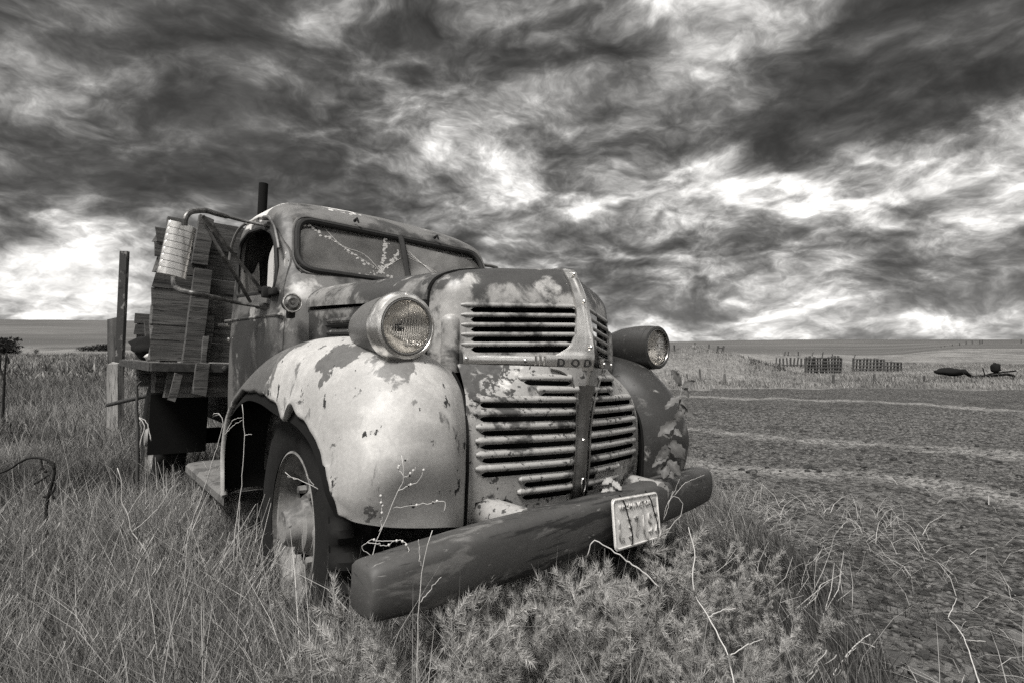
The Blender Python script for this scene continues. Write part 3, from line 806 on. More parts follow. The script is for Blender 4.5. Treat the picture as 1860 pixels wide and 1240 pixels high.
# ---- nose: upper grille with louvres --------------------------------------
PZ = [.50, .56, .72, .87, 1.00, 1.05, 1.09, 1.152, 1.214, 1.288, 1.364, 1.40, 1.434, 1.447]
PY = [.105, .098, .082, .078, .062, .056, .050, .059, .072, .091, .125, .148, .179, .24]
def prow(z): return float(herm(PZ, PY, np.array([z]))[0])
NW_Z = np.array([1.0, 1.27, 1.32, 1.355, 1.385, 1.410, 1.428, 1.440, 1.447])
NW_W = np.array([.472, .472, .468, .450, .412, .345, .25, .13, .012])
def nose_w(z): return float(np.interp(z, NW_Z, NW_W))
FX = [0, .2, .4, .6, .8, .9, .96, 1.0]; FY = [0, .155, .31, .465, .62, .72, .83, 1.0]
def nose_pt(u, z, out=0.0):
    """u in -1..1 across the nose, z height"""
    a = abs(u); w = nose_w(z); yp = prow(z)
    fy = float(herm(FX, FY, np.array([a]))[0])
    y = yp + (.425 - yp) * fy
    # pilaster bead near the outer edge
    if z < 1.27:
        zz = float(sstep(1.27, 1.235, z)); pass
    nx, ny = math.copysign(.5, u), -.86
    return Vector((u * w + nx * out, y + ny * out, z - .022 * a * float(sstep(1.34, 1.28, z))))
SLOTS_U = [(1.278, .065), (1.2425, .06), (1.207, .06), (1.172, .07), (1.137, .13)]
us = np.unique(np.r_[np.linspace(-1, 1, 81), np.linspace(-.98, -.80, 16), np.linspace(.80, .98, 16), np.linspace(-.2, .2, 33)])
rows = [('z', z) for z in (1.045, 1.075, 1.10)]
for zt, u0 in reversed(SLOTS_U):
    rows += [('lo', zt, u0), ('hi', zt, u0), ('z', zt + .006)]
rows += [('z', z) for z in np.r_[np.linspace(1.30, 1.40, 8), 1.41, 1.42, 1.428, 1.435, 1.441, 1.447]]
def slot_z(r, u):
    if r[0] == 'z': return r[1]
    zt, u0 = r[1], r[2]; zm = zt - .0125; hh = .0112
    a = abs(u); e = min((a - u0) / .05, (.80 - a) / .05)
    k = 0 if e <= 0 else math.sqrt(max(0, 1 - (1 - min(e, 1)) ** 2))
    return zm + (hh * k if r[0] == 'hi' else -hh * k)
P = [[nose_pt(u, slot_z(r, u)) for u in us] for r in rows]
def dropn(i, j):
    return rows[i][0] == 'lo' and rows[i + 1][0] == 'hi' and abs(slot_z(rows[i], us[j]) - slot_z(rows[i + 1], us[j])) + abs(slot_z(rows[i], us[j + 1]) - slot_z(rows[i + 1], us[j + 1])) > 1e-5
nose = part("upper_grille", grid_mesh(P, drop=dropn), M_NOSE, auto=50)
def bead(fn, ua, ub, zf, r, n=26, th=.6):
    """half-round stamped lip following the panel between ua and ub"""
    rows_ = []
    for t in np.linspace(0, 1, n):
        u = ua + (ub - ua) * t; e = min(t, 1 - t) / .025; k = min(1, max(.25, e)) ** .5
        rows_.append([fn(u, zf(u) + r * k * math.sin(a), r * th * k * max(0, math.cos(a)) * 1.6 - .002) for a in np.linspace(-1.57, 1.57, 8)])
    return grid_mesh(rows_)
for zt, u0 in SLOTS_U:
    for s in (-1, 1):
        part("louver", bead(nose_pt, s * .86, s * (u0 + .005), lambda u, zt=zt: zt + .006, .0085), M_NOSE, nose)
for s in (-1, 1):
    pz = np.r_[np.linspace(1.045, 1.225, 12), 1.235, 1.243, 1.249, 1.252]
    pr_s = [.036] * 12 + [.033, .027, .018, .004]
    part("pilaster", tube([nose_pt(s * .915, z, -.012) for z in pz], pr_s, 16), M_NOSE, nose)
part("nose_seam", tube([(x, .428, z) for x, z in ([(-.474, 1.06)] + [(-a, b_) for a, b_ in herm(np.linspace(0, 1, 8), np.c_[S_W + .001, S_Z + .001], np.linspace(0, 1, 30))] + [(a, b_) for a, b_ in herm(np.linspace(0, 1, 8), np.c_[S_W + .001, S_Z + .001], np.linspace(0, 1, 30))[::-1]] + [(.474, 1.06)])], .005, 6), M_BLACK)

# ---- lower grille ----------------------------------------------------------
LZ = [.50, .60, .75, .88, .95, 1.00, 1.035, 1.055]
LW = [.478, .478, .476, .468, .455, .44, .425, .42]
LD = [.075, .075, .080, .095, .13, .18, .225, .25]
def low_pt(u, z, out=0.0):
    a = abs(u); w = float(herm(LZ, LW, np.array([z]))[0]); dd = float(herm(LZ, LD, np.array([z]))[0])
    yp = prow(z)
    y = yp + dd * (a ** 1.55 * .9 + .1 * a)
    ny = -.92; nx = math.copysign(.35, u)
    return Vector((u * w * (.94 if u > 0 else 1) + nx * out, y + ny * out, z))
LSL = [(1.008, .18, .56), (.965, .10, .42), (.930, .10, .90), (.884, .09, .90), (.838, .09, .88), (.793, .085, .88), (.748, .085, .87), (.702, .085, .87), (.656, .085, .53), (.612, .085, .53)]
usl = np.unique(np.r_[np.linspace(-1, 1, 61), np.linspace(-.25, .25, 21), np.linspace(.4, .6, 13), -np.linspace(.4, .6, 13), np.linspace(.8, .95, 9), -np.linspace(.8, .95, 9)])
rowsl = [('z', .52), ('z', .56)]
for zt, a0, a1 in reversed(LSL): rowsl += [('lo', zt, a0, a1), ('hi', zt, a0, a1), ('z', zt + .007)]
rowsl += [('z', 1.03), ('z', 1.045), ('z', 1.055)]
def slot_zl(r, u):
    if r[0] == 'z': return r[1]
    zt, a0, a1 = r[1:]; zm = zt - .011; hh = .0095
    a = abs(u); e = min((a - a0) / .06, (a1 - a) / .06)
    k = 0 if e <= 0 else math.sqrt(max(0, 1 - (1 - min(e, 1)) ** 2))
    return zm + (hh * k if r[0] == 'hi' else -hh * k)
P = [[low_pt(u, slot_zl(r, u)) for u in usl] for r in rowsl]
def dropl(i, j):
    if rowsl[i][0] == 'lo' and rowsl[i + 1][0] == 'hi':
        return abs(slot_zl(rowsl[i], usl[j]) - slot_zl(rowsl[i + 1], usl[j])) + abs(slot_zl(rowsl[i], usl[j + 1]) - slot_zl(rowsl[i + 1], usl[j + 1])) > 1e-5
    um = abs(usl[j] + usl[j + 1]) / 2; zm = P[i][j][2]
    return .66 < um < .90 and zm < .585           # holes for the frame horns
low = part("lower_grille", grid_mesh(P, drop=dropl), M_GRILLE, auto=50)
for zt, a0, a1 in LSL:
    for s in (-1, 1):
        part("louver", bead(low_pt, s * (a1 + .05), s * (a0 - .015), lambda u, zt=zt: zt + .009, .0125, th=.75), M_GRILLE, low)
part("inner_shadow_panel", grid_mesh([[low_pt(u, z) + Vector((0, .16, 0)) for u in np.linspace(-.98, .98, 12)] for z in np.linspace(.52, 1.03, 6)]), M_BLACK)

# ---- chrome trim and name plate -------------------------------------------
def trim_w(z):
    return float(herm([1.055, 1.085, 1.10, 1.13, 1.17, 1.22, 1.30, 1.37, 1.43, 1.445], [.16, .145, .12, .075, .052, .042, .034, .030, .026, .02], np.array([z]))[0])
P = []
for z in np.linspace(1.085, 1.443, 30):
    w = trim_w(z) / max(nose_w(z), .15)
    P.append([nose_pt(u, z, .010 if abs(u) < w * .98 else .002) + Vector((0, -.004 * math.exp(-(u / .012) ** 2), 0)) for u in np.linspace(-w, w, 17)])
strip = part("grille_trim", grid_mesh(P), M_CHROME)
def plate_pt(x, z, out):
    return nose_pt(x / .472, z, out)
P = []
for z in np.linspace(1.045, 1.098, 7):
    P.append([plate_pt(x, z + .022 * abs(x) / .47, .012) for x in np.linspace(-.145, .145, 31)])
emb = part("name_plate", grid_mesh(P), M_CHROME)
P = []
for z in np.linspace(.985, 1.046, 8):
    w = float(np.interp(z, [.985, 1.046], [.045, .12]) if z < 1.03 else np.interp(z, [1.03, 1.046], [.085, .135]))
    P.append([Vector((x, prow(z) + .012 + .60 * abs(x) * .9 - .016, z)) for x in np.linspace(-w, w, 15)])
part("name_plate_tip", grid_mesh(P), M_CHROME, emb)
for ch, x in zip("DODGE", (-.098, -.052, -.0125, .04, .085)):
    lm = text_mesh(ch, .040, .0035, .0008)
    nrm_ang = math.atan2(.27, .472) * (1 if x > 0 else -1)
    c = plate_pt(x, 1.070 + .022 * abs(x) / .47, .014)
    part("letter", xf(lm, Matrix.Translation(c) @ Matrix.Rotation(nrm_ang, 4, 'Z') @ Matrix.Rotation(rad(90), 4, 'X')), M_DARK, emb, False)
for s in (-1, 1):
    P = []
    for x in np.linspace(.143, .40, 24):
        P.append([plate_pt(s * x, z + .022 * x / .47, o_) for z, o_ in ((1.052, .0), (1.053, .010), (1.072, .013), (1.091, .010), (1.092, .0))])
    band = part("grille_trim", grid_mesh(P), M_CHROME)
    for q in (.150, .164, .178):
        part("rib", tube([plate_pt(s * q, z + .022 * q / .47, .013) for z in np.linspace(1.052, 1.092, 5)], .005, 6), M_CHROME, band)
    for q in (.21, .39):
        c = plate_pt(s * q, 1.073 + .022 * q / .47, .014)
        part("bolt", xf(lathe([(0, .006), (.006, .004), (.0085, 0)], 12, 'Z'), Matrix.Translation(c) @ Matrix.Rotation(rad(90), 4, 'X')), M_CHROME, band)
    # thin bright bead curving from the plate to the lower strip
    cv = curve_pts([low_pt(s * u, z, .006) for u, z in ((.36, 1.046), (.28, 1.038), (.20, 1.015), (.145, .98), (.11, .93), (.085, .85), (.082, .70), (.085, .56))], 30)
    part("bead", tube(cv, .0045, 6), M_CHROME_D)
P = []
for z in np.linspace(.51, .99, 26):
    w = float(np.interp(z, [.51, .62, .80, .93, .99], [.040, .032, .028, .033, .045]))
    P.append([Vector((x, prow(z) - .020 * (1 - (abs(x) / w) ** 2) + .002, z)) for x in np.linspace(-w, w, 11)])
cs = part("centre_strip", grid_mesh(P), M_CHROME_D)
for z in (.79, 1.13, 1.30, 1.41):
    part("bolt", xf(lathe([(0, .005), (.005, .004), (.007, 0)], 10, 'Z'), Matrix.Translation((-.012, prow(z) - .016, z)) @ Matrix.Rotation(rad(90), 4, 'X')), M_CHROME, cs)
ck = [(.010 * math.cos(a), prow(.62) - .020, .625 + .026 * math.sin(a)) for a in np.linspace(0, 6.283, 17)]
part("crank_hole_ring", tube(ck, .003, 6, False), M_CHROME, cs)
part("crank_hole", xf(lathe([(0, 0), (.010, 0)], 14, 'Y'), Matrix.Translation((0, prow(.62) - .0215, .625)) @ Matrix.Diagonal((1, 1, 2.5, 1))), M_BLACK, cs)

# ---- front fenders ---------------------------------------------------------
CTRL = [  # stations front to rear; each from the grille joint out to the lip
 [(-.475, .150, .530), (-.56, .100, .555), (-.66, .085, .570), (-.76, .100, .585), (-.835, .140, .600), (-.872, .190, .610)],
 [(-.478, .145, .630), (-.57, .085, .645), (-.68, .070, .655), (-.785, .090, .665), (-.865, .145, .675), (-.895, .215, .675)],
 [(-.478, .145, .740), (-.57, .075, .755), (-.68, .060, .765), (-.79, .085, .765), (-.872, .160, .765), (-.900, .260, .745)],
 [(-.470, .170, .860), (-.57, .105, .885), (-.68, .095, .900), (-.79, .135, .890), (-.872, .225, .860), (-.898, .340, .810)],
 [(-.440, .255, .975), (-.55, .190, 1.000), (-.67, .185, 1.015), (-.785, .230, .990), (-.868, .330, .935), (-.895, .450, .855)],
 [(-.440, .380, 1.050), (-.55, .320, 1.085), (-.67, .315, 1.095), (-.785, .350, 1.065), (-.865, .460, .995), (-.892, .590, .885)],
 [(-.490, .640, 1.070), (-.58, .610, 1.125), (-.69, .605, 1.140), (-.795, .620, 1.110), (-.868, .690, 1.030), (-.892, .790, .905)],
 [(-.560, .930, 1.040), (-.64, .910, 1.100), (-.73, .905, 1.118), (-.815, .915, 1.092), (-.873, .950, 1.025), (-.893, 1.010, .925)],
 [(-.620, 1.190, .950), (-.68, 1.190, 1.010), (-.755, 1.195, 1.030), (-.825, 1.205, 1.010), (-.876, 1.215, .960), (-.893, 1.230, .905)],
 [(-.655, 1.410, .790), (-.70, 1.435, .840), (-.77, 1.450, .860), (-.835, 1.460, .850), (-.880, 1.455, .825), (-.895, 1.440, .800)],
 [(-.665, 1.510, .590), (-.71, 1.540, .610), (-.775, 1.555, .625), (-.84, 1.560, .625), (-.882, 1.545, .620), (-.895, 1.515, .615)],
 [(-.665, 1.530, .410), (-.71, 1.560, .410), (-.775, 1.575, .410), (-.84, 1.570, .410), (-.880, 1.540, .410), (-.888, 1.500, .412)]]
CT = np.array(CTRL)
NS, NG = 110, 46
A = herm(np.arange(len(CT)), CT.reshape(len(CT), -1), np.linspace(0, len(CT) - 1, NS)).reshape(NS, 6, 3)
Bf = np.stack([herm(np.arange(6), A[i], np.linspace(0, 5, NG)) for i in range(NS)])
def fender_mesh(s, dents):
    Q = Bf.copy()
    if dents:
        nz = fbm(Q[..., 1] * 3.1 + Q[..., 0] * 2, Q[..., 2] * 3.3, 1.0, 3)
        Q[..., 1] += nz * .022; Q[..., 2] += nz * .006
        for (x, y, z, r, dp) in ((-.87, .22, .80, .10, .020), (-.72, .06, .68, .10, .018), (-.62, .09, .63, .08, .012), (-.80, .09, .72, .09, -.010), (-.89, .62, .90, .06, -.03)):
            g = np.exp(-((Q[..., 0] - x) ** 2 + (Q[..., 1] - y) ** 2 + (Q[..., 2] - z) ** 2) / r ** 2)
            Q[..., 0] += g * dp * .5; Q[..., 1] += g * dp
        # torn, bent lip over the tyre
        t = np.linspace(0, 1, NS)
        lipw = sstep(NG - 8, NG - 1, np.arange(NG))[None, :]
        bend = np.exp(-((t - .50) / .022) ** 2) * .045 - np.exp(-((t - .455) / .02) ** 2) * .03 + np.interp(t * 40, np.arange(41), RNG.normal(0, .004, 41))
        Q[..., 2] -= (bend[:, None] * lipw)
    # rolled edge
    lip = Q[:, -1, :].copy(); c = np.array([-.72, .80, .52])
    ins = []
    for k, (dx, dr_) in enumerate(((.006, .010), (.020, .012), (.028, .004))):
        v = lip.copy(); dirv = c[1:] - v[:, 1:]; dirv /= np.linalg.norm(dirv, axis=1)[:, None]
        v[:, 0] += dx; v[:, 1:] += dirv * dr_; ins.append(v)
    Q = np.concatenate([Q, np.stack(ins, 1)], 1)
    if s > 0: Q[..., 0] = far_x(-Q[..., 0])
    return grid_mesh(Q, flip=(s > 0))
def far_x(x): return np.where(x < .475, x * .947, .45 + (x - .475) * .87)
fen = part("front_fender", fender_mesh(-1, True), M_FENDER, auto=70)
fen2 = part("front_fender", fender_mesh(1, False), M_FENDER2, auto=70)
for s, f_ in ((-1, fen), (1, fen2)):
    j = [(float(far_x(-a[0])) if s > 0 else a[0], a[1] - .004, a[2] + .002) for a in Bf[:58:2, 0]]
    part("welt", tube(j, .0055, 6), M_BLACK, f_)
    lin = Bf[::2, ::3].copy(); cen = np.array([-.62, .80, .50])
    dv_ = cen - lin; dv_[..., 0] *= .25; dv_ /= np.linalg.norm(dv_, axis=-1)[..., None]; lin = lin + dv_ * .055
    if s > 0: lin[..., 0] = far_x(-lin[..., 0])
    part("arch_shade_sheet", grid_mesh(lin), M_BLACK, f_)  # black sheet added under the fender to put shade inside the arch
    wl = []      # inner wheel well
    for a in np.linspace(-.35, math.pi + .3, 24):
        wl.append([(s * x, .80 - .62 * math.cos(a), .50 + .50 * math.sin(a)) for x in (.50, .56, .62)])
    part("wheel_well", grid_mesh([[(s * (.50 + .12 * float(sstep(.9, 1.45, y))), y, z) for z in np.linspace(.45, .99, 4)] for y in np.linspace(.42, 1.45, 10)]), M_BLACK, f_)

# ---- headlights ------------------------------------------------------------
def lens_mesh(r, cx, cz, y0):
    """pressed glass lens: fluted front, smooth back"""
    n, m = 44, 96; P = []
    for i in range(n + 1):
        rr_ = r * i / n; row = []
        for k in range(m):
            a = 2 * math.pi * k / m; x, z = rr_ * math.cos(a), rr_ * math.sin(a)
            pit_ = .0105 if z > r * .12 else .0075
            fl = .0022 * abs(math.sin(x * 3.14159 / pit_))
            st = .0018 if math.floor(z / r * 3.2) % 2 else 0
            row.append((cx + x, y0 - .018 * (1 - (rr_ / r) ** 2) - (fl + st) * float(sstep(1, .93, i / n)), cz + z))
        P.append(row)
    for i in range(8):
        rr_ = r * (1 - i / 7)
        P.append([(cx + rr_ * math.cos(2 * math.pi * k / m), y0 + .006 - .014 * (1 - (rr_ / r) ** 2), cz + rr_ * math.sin(2 * math.pi * k / m)) for k in range(m)])
    return fix(grid_mesh(np.array(P).transpose(1, 0, 2), close_u=True))
M_LENS, k_, b_l = new_mat("headlight lens")
b_l.inputs['Base Color'].default_value = G(.95); b_l.inputs['Transmission Weight'].default_value = 1.0
b_l.inputs['Roughness'].default_value = .03; b_l.inputs['IOR'].default_value = 1.45
M_REFL = chrome("headlight reflector", .95, .14, .0)
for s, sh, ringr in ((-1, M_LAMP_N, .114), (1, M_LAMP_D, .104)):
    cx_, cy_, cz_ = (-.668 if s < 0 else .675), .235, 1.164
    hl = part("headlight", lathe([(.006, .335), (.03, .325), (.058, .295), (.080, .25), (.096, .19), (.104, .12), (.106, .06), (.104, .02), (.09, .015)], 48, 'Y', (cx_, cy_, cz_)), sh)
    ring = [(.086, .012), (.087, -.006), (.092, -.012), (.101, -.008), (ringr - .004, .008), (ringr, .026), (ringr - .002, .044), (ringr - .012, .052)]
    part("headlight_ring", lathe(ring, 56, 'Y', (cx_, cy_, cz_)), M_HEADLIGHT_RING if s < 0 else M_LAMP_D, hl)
    part("lens_retainer", lathe([(.0855 + .004 * math.cos(a), .0 + .004 * math.sin(a)) for a in np.linspace(0, 6.283, 9)[:-1]], 56, 'Y', (cx_, cy_ - .008, cz_), True), M_CHROME_D, hl)
    part("reflector", lathe([(.0, .075), (.02, .072), (.05, .05), (.075, .022), (.086, .004)], 48, 'Y', (cx_, cy_, cz_)), M_REFL, hl)
    part("bulb_shield", joined([lathe([(0, -.0), (.012, .002), (.012, .03)], 14, 'Y', (cx_, cy_ + .02, cz_ - .002)), bm_box((.03, .004, .006), (cx_, cy_ + .03, cz_))]), M_DARK, hl)
    part("lens", lens_mesh(.0845, cx_, cz_, cy_ + .002), M_LENS, hl)
    part("screw", xf(lathe([(0, .004), (.006, .003), (.008, 0)], 10, 'Z'), Matrix.Translation((cx_, cy_ - .004, cz_ + .107 * (ringr / .118))) @ Matrix.Rotation(rad(80), 4, 'X')), M_CHROME, hl)
    part("headlight_foot", lathe([(.055, 0), (.045, .03), (.04, .07)], 20, 'Z', (cx_, cy_ + .12, 1.05)), sh, hl)
# cowl lamp by the door hinge
CLP = Vector((-.712, 1.185, 1.302))
cl_ = part("cowl_lamp", xf(lathe([(.0, .075), (.02, .07), (.034, .045), (.041, .01), (.043, -.004), (.038, -.010), (.034, -.006)], 28, 'Y'), Matrix.Translation(CLP)), M_LAMP_D)
part("lamp_ring", xf(lathe([(.0395 + .004 * math.cos(a), .004 * math.sin(a)) for a in np.linspace(0, 6.283, 9)[:-1]], 28, 'Y', closed=True), Matrix.Translation(CLP + Vector((0, -.007, 0)))), M_CHROME, cl_)
part("lamp_lens", xf(lathe([(0, -.016), (.008, -.015), (.010, -.010), (.022, -.012), (.036, -.004)], 28, 'Y'), Matrix.Translation(CLP + Vector((0, -.003, 0)))), M_CHROME_D, cl_)
part("lamp_bracket", bm_box((.03, .05, .05), (CLP.x + .012, CLP.y + .05, CLP.z - .04), .008), M_DARK, cl_)
# ------------------------------------------------------------------ truck: bumper, plate, wheels, mirrors, bed
_RI = TRUCK_R.transposed(); _C = _RI @ (Vector((0, 0, EYE)) - TRUCK_O)
def PXT(px, py, ax, val):
    """photo pixel -> point in the truck's frame on the plane ax = val"""
    dv = _RI @ Vector(((px - 930) / F_PX, 1, (Y_HOR - py) / F_PX)); i = 'XYZ'.index(ax)
    return _C + dv * ((val - _C[i]) / dv[i])
BA, BB = np.array((-.945, -.16)), np.array((.905, .065))
def bumper_c(t):
    q = BA * (1 - t) + BB * t; return q
P = []
for t in np.r_[0, .004, .012, .025, np.linspace(.05, .95, 40), .975, .988, .996, 1.0]:
    e = min(t, 1 - t) * 1.9
    k = min(1.0, math.sqrt(max(0, 1 - (1 - min(e / .022, 1)) ** 2)) * .22 + .78) * (1 - (.30 if t < .5 else .14) * math.exp(-e / .25))
    h = .088 * k; q = bumper_c(t); back = .035 * (1 - k) + .02 * math.exp(-e / .1)
    zc_ = .522 + .008 * math.sin(t * 9) * .5
    sec = [(.075, h * .93), (.03, h), (.0, h * .97), (-.018, h * .82), (-.026, h * .5), (-.029, 0), (-.026, -h * .5), (-.016, -h * .85), (.0, -h), (.03, -h * 1.03), (.075, -h)]
    sec = herm(np.arange(11), np.array(sec), np.linspace(0, 10, 31))
    P.append([(q[0], q[1] + a + back, zc_ + b_ + .003 * fbm(np.array([t * 8]), np.array([b_ * 10]), 1.0)[0]) for a, b_ in sec])
bme = grid_mesh(P)
bm = bmesh.new(); bm.from_mesh(bme); n_ = 31; m_ = len(P); bm.verts.ensure_lookup_table()
bm.faces.new([bm.verts[i] for i in range(n_)]); bm.faces.new([bm.verts[(m_ - 1) * n_ + i] for i in range(n_)][::-1])
bmesh.ops.recalc_face_normals(bm, faces=bm.faces); bm.to_mesh(bme); bm.free()
bumper = part("front_bumper", bme, M_BUMPER, auto=60)
for s in (-1, 1):
    part("frame_horn", tube([(s * .385, .75, .545), (s * .385, .30, .55), (s * .375, .10, .560), (s * .365, -.02, .565)], [.062, .062, .052, .045], 12), M_GRILLE)
    part("frame_rail", bm_box((.07, 4.1, .16), (s * .40, 2.45, .60), .01), M_BLACK)
part("cab_floor", bm_box((1.40, .98, .05), (0, 1.73, .58), .01), M_BLACK)

# licence plate wired to the bumper
PLC = Vector((.122, -.082, .515))
PLM = Matrix.Translation(PLC) @ Matrix.Rotation(math.atan2(.225, 1.885) + rad(1), 4, 'Z') @ Matrix.Rotation(rad(4.0), 4, 'Y') @ Matrix.Rotation(rad(-9), 4, 'X') @ Matrix.Scale(1.10, 4)
ol = round_poly([(-.152, -.078), (.152, -.078), (.152, .078), (-.152, .078)], .018)
pm = xf(prism(ol, -.001, .001, 'Y'), PLM); plate = part("license_plate", pm, M_PLATE, None, False)
rim_ = [PLM @ Vector((x * .965, -.002, z * .93)) for x, z in ol]
part("raised_edge", tube(rim_ + rim_[:1], .0032, 6, False), M_PLATE, plate)
M_PLATE_NUM = paint("worn plate numerals", .44, [dict(c=.16, scale=40, thr=.72, soft=.12, seed=45, gain=3)], rough=.5)
M_PLATE_INK = paint("worn plate letters", .52, [dict(c=.10, scale=60, thr=.56, soft=.05, seed=44)], rough=.5)
for i, ch in enumerate("WASHINGTON"):
    part("letter", xf(text_mesh(ch, .024, .0018), PLM @ Matrix.Translation((-.100 + i * .0205, -.003, .046)) @ Matrix.Rotation(rad(90), 4, 'X')), M_PLATE_INK, plate, False)
for i, ch in enumerate("L37152"):
    part("letter", xf(text_mesh(ch, .094, .0035, -.0015), PLM @ Matrix.Translation((-.112 + i * .045 + (.012 if i else 0), -.003, -.022)) @ Matrix.Diagonal((.72, 1, 1, 1)) @ Matrix.Rotation(rad(90), 4, 'X')), M_PLATE_NUM, plate, False)
part("sticker", xf(bm_box((.030, .001, .024)), PLM @ Matrix.Translation((.118, -.003, .046))), flat("faded sticker", .33, .6), plate, False)
for x, b_ in ((-.085, .018), (.088, .02)):
    part("tie_wire", tube([PLM @ Vector(q) for q in curve_pts([(x, .01, .085), (x, -.006, .062), (x + b_ * .6, -.010, .02), (x + b_ * 1.6, -.009, -.03), (x + b_ * 1.7, -.004, -.07), (x + b_ * 1.6, .012, -.082)], 16)], .0022, 6), M_BLACK, plate)

# wheels
def tyre_mesh(R, wd, seg=120):
    prof = []
    for a in np.linspace(0, 1, 29):
        # bead to bead around the outside
        th = math.pi * (a * 1.30 - .15) 
        prof.append((wd * .5 * -math.cos(th) , math.sin(th)))
    P = []
    for k in range(seg):
        a = 2 * math.pi * k / seg; row = []
        lug = 1.0 if (k // 2) % 2 == 0 else 0.0
        for (x, s_) in prof:
            r = R - .125 + .125 * max(-.6, s_) ** (1) if s_ < 0 else R - .125 + .125 * (s_ ** .45)
            side = abs(x) / (wd * .5)
            if s_ > .42: r += .024 * lug * (1 if side > .25 else .4) - .012
            row.append((x, r * math.cos(a), r * math.sin(a)))
        P.append(row)
    return grid_mesh(P, close_u=True)
def wheel(cx_, cy_, cz_, s, steer=0.0, name="wheel"):
    M = Matrix.Translation((cx_, cy_, cz_)) @ Matrix.Rotation(steer, 4, 'Z')
    w = part(name, xf(tyre_mesh(.455, .19), M), M_RUBBER, auto=40)
    o_ = s
    prof = [(.262, .085), (.275, .080), (.280, .070), (.262, .062), (.255, .03), (.240, .006), (.215, -.004), (.15, -.006), (.115, .016), (.105, .034), (.098, .034), (.105, .010), (.15, -.014), (.215, -.012), (.245, .0), (.262, .03), (.272, .06)]
    disc = lathe([(r, o_ * h) for r, h in prof], 64, 'X', closed=True)
    cuts = []
    for k in range(5):
        a = 2 * math.pi * k / 5 + .38
        cuts.append(('DIFFERENCE', fix(mesh_cyl((0.0, .178 * math.cos(a), .178 * math.sin(a)), .056, .2))))
    rim = part("rim", xf(boolean(disc, cuts), M), M_WHEEL, w, auto=40)
    part("hub", xf(lathe([(.098, o_ * .03), (.095, o_ * .055), (.075, o_ * .065), (.068, o_ * .10), (.055, o_ * .115), (0, o_ * .118)], 28, 'X'), M), M_WHEEL, w)
    for k in range(6):
        a = 2 * math.pi * k / 6
        part("lug_nut", xf(lathe([(0, o_ * .03), (.014, o_ * .028), (.016, 0)], 6, 'X', (o_ * .018, .132 * math.cos(a), .132 * math.sin(a))), M), M_WHEEL, w, False)
    part("brake_drum", xf(lathe([(0, -o_ * .03), (.20, -o_ * .03), (.20, -o_ * .12), (0, -o_ * .12)], 32, 'X'), M), M_BLACK, w, False)
    return w
def mesh_cyl(c, r, L, seg=20):
    V = [(c[0] - L / 2, c[1] + r * math.cos(a), c[2] + r * math.sin(a)) for a in np.linspace(0, 6.2832, seg + 1)[:-1]]
    V += [(x + L, y, z) for x, y, z in V]
    F = [tuple(range(seg)), tuple(range(2 * seg - 1, seg - 1, -1))] + [(i, (i + 1) % seg, (i + 1) % seg + seg, i + seg) for i in range(seg)]
    return mesh(V, F)
wheel(-.735, .745, .445, -1, rad(-3)); wheel(.735, .745, .445, 1, rad(-3))
wheel(-.86, 3.45, .455, -1); wheel(.86, 3.45, .455, 1)
part("front_axle", tube([(-.7, .76, .42), (.7, .76, .42)], .04, 10), M_BLACK)
part("rear_axle", tube([(-.8, 3.45, .45), (.8, 3.45, .45)], .06, 10), M_BLACK)

# running boards
M_RUNB = paint('running board paint', .15, [dict(c=.08, scale=9, thr=.55, soft=.05, seed=70), dict(RUST, scale=30, thr=.62)], rough=.7)
for s in (-1, 1):
    P = []
    for y in np.linspace(1.50, 2.45, 12):
        P.append([(s * x, y + .0, z) for x, z in ((.60, .425), (.80, .422), (.862, .415), (.875, .400), (.875, .365), (.86, .36))])
    part("running_board", grid_mesh(P), M_RUNB)

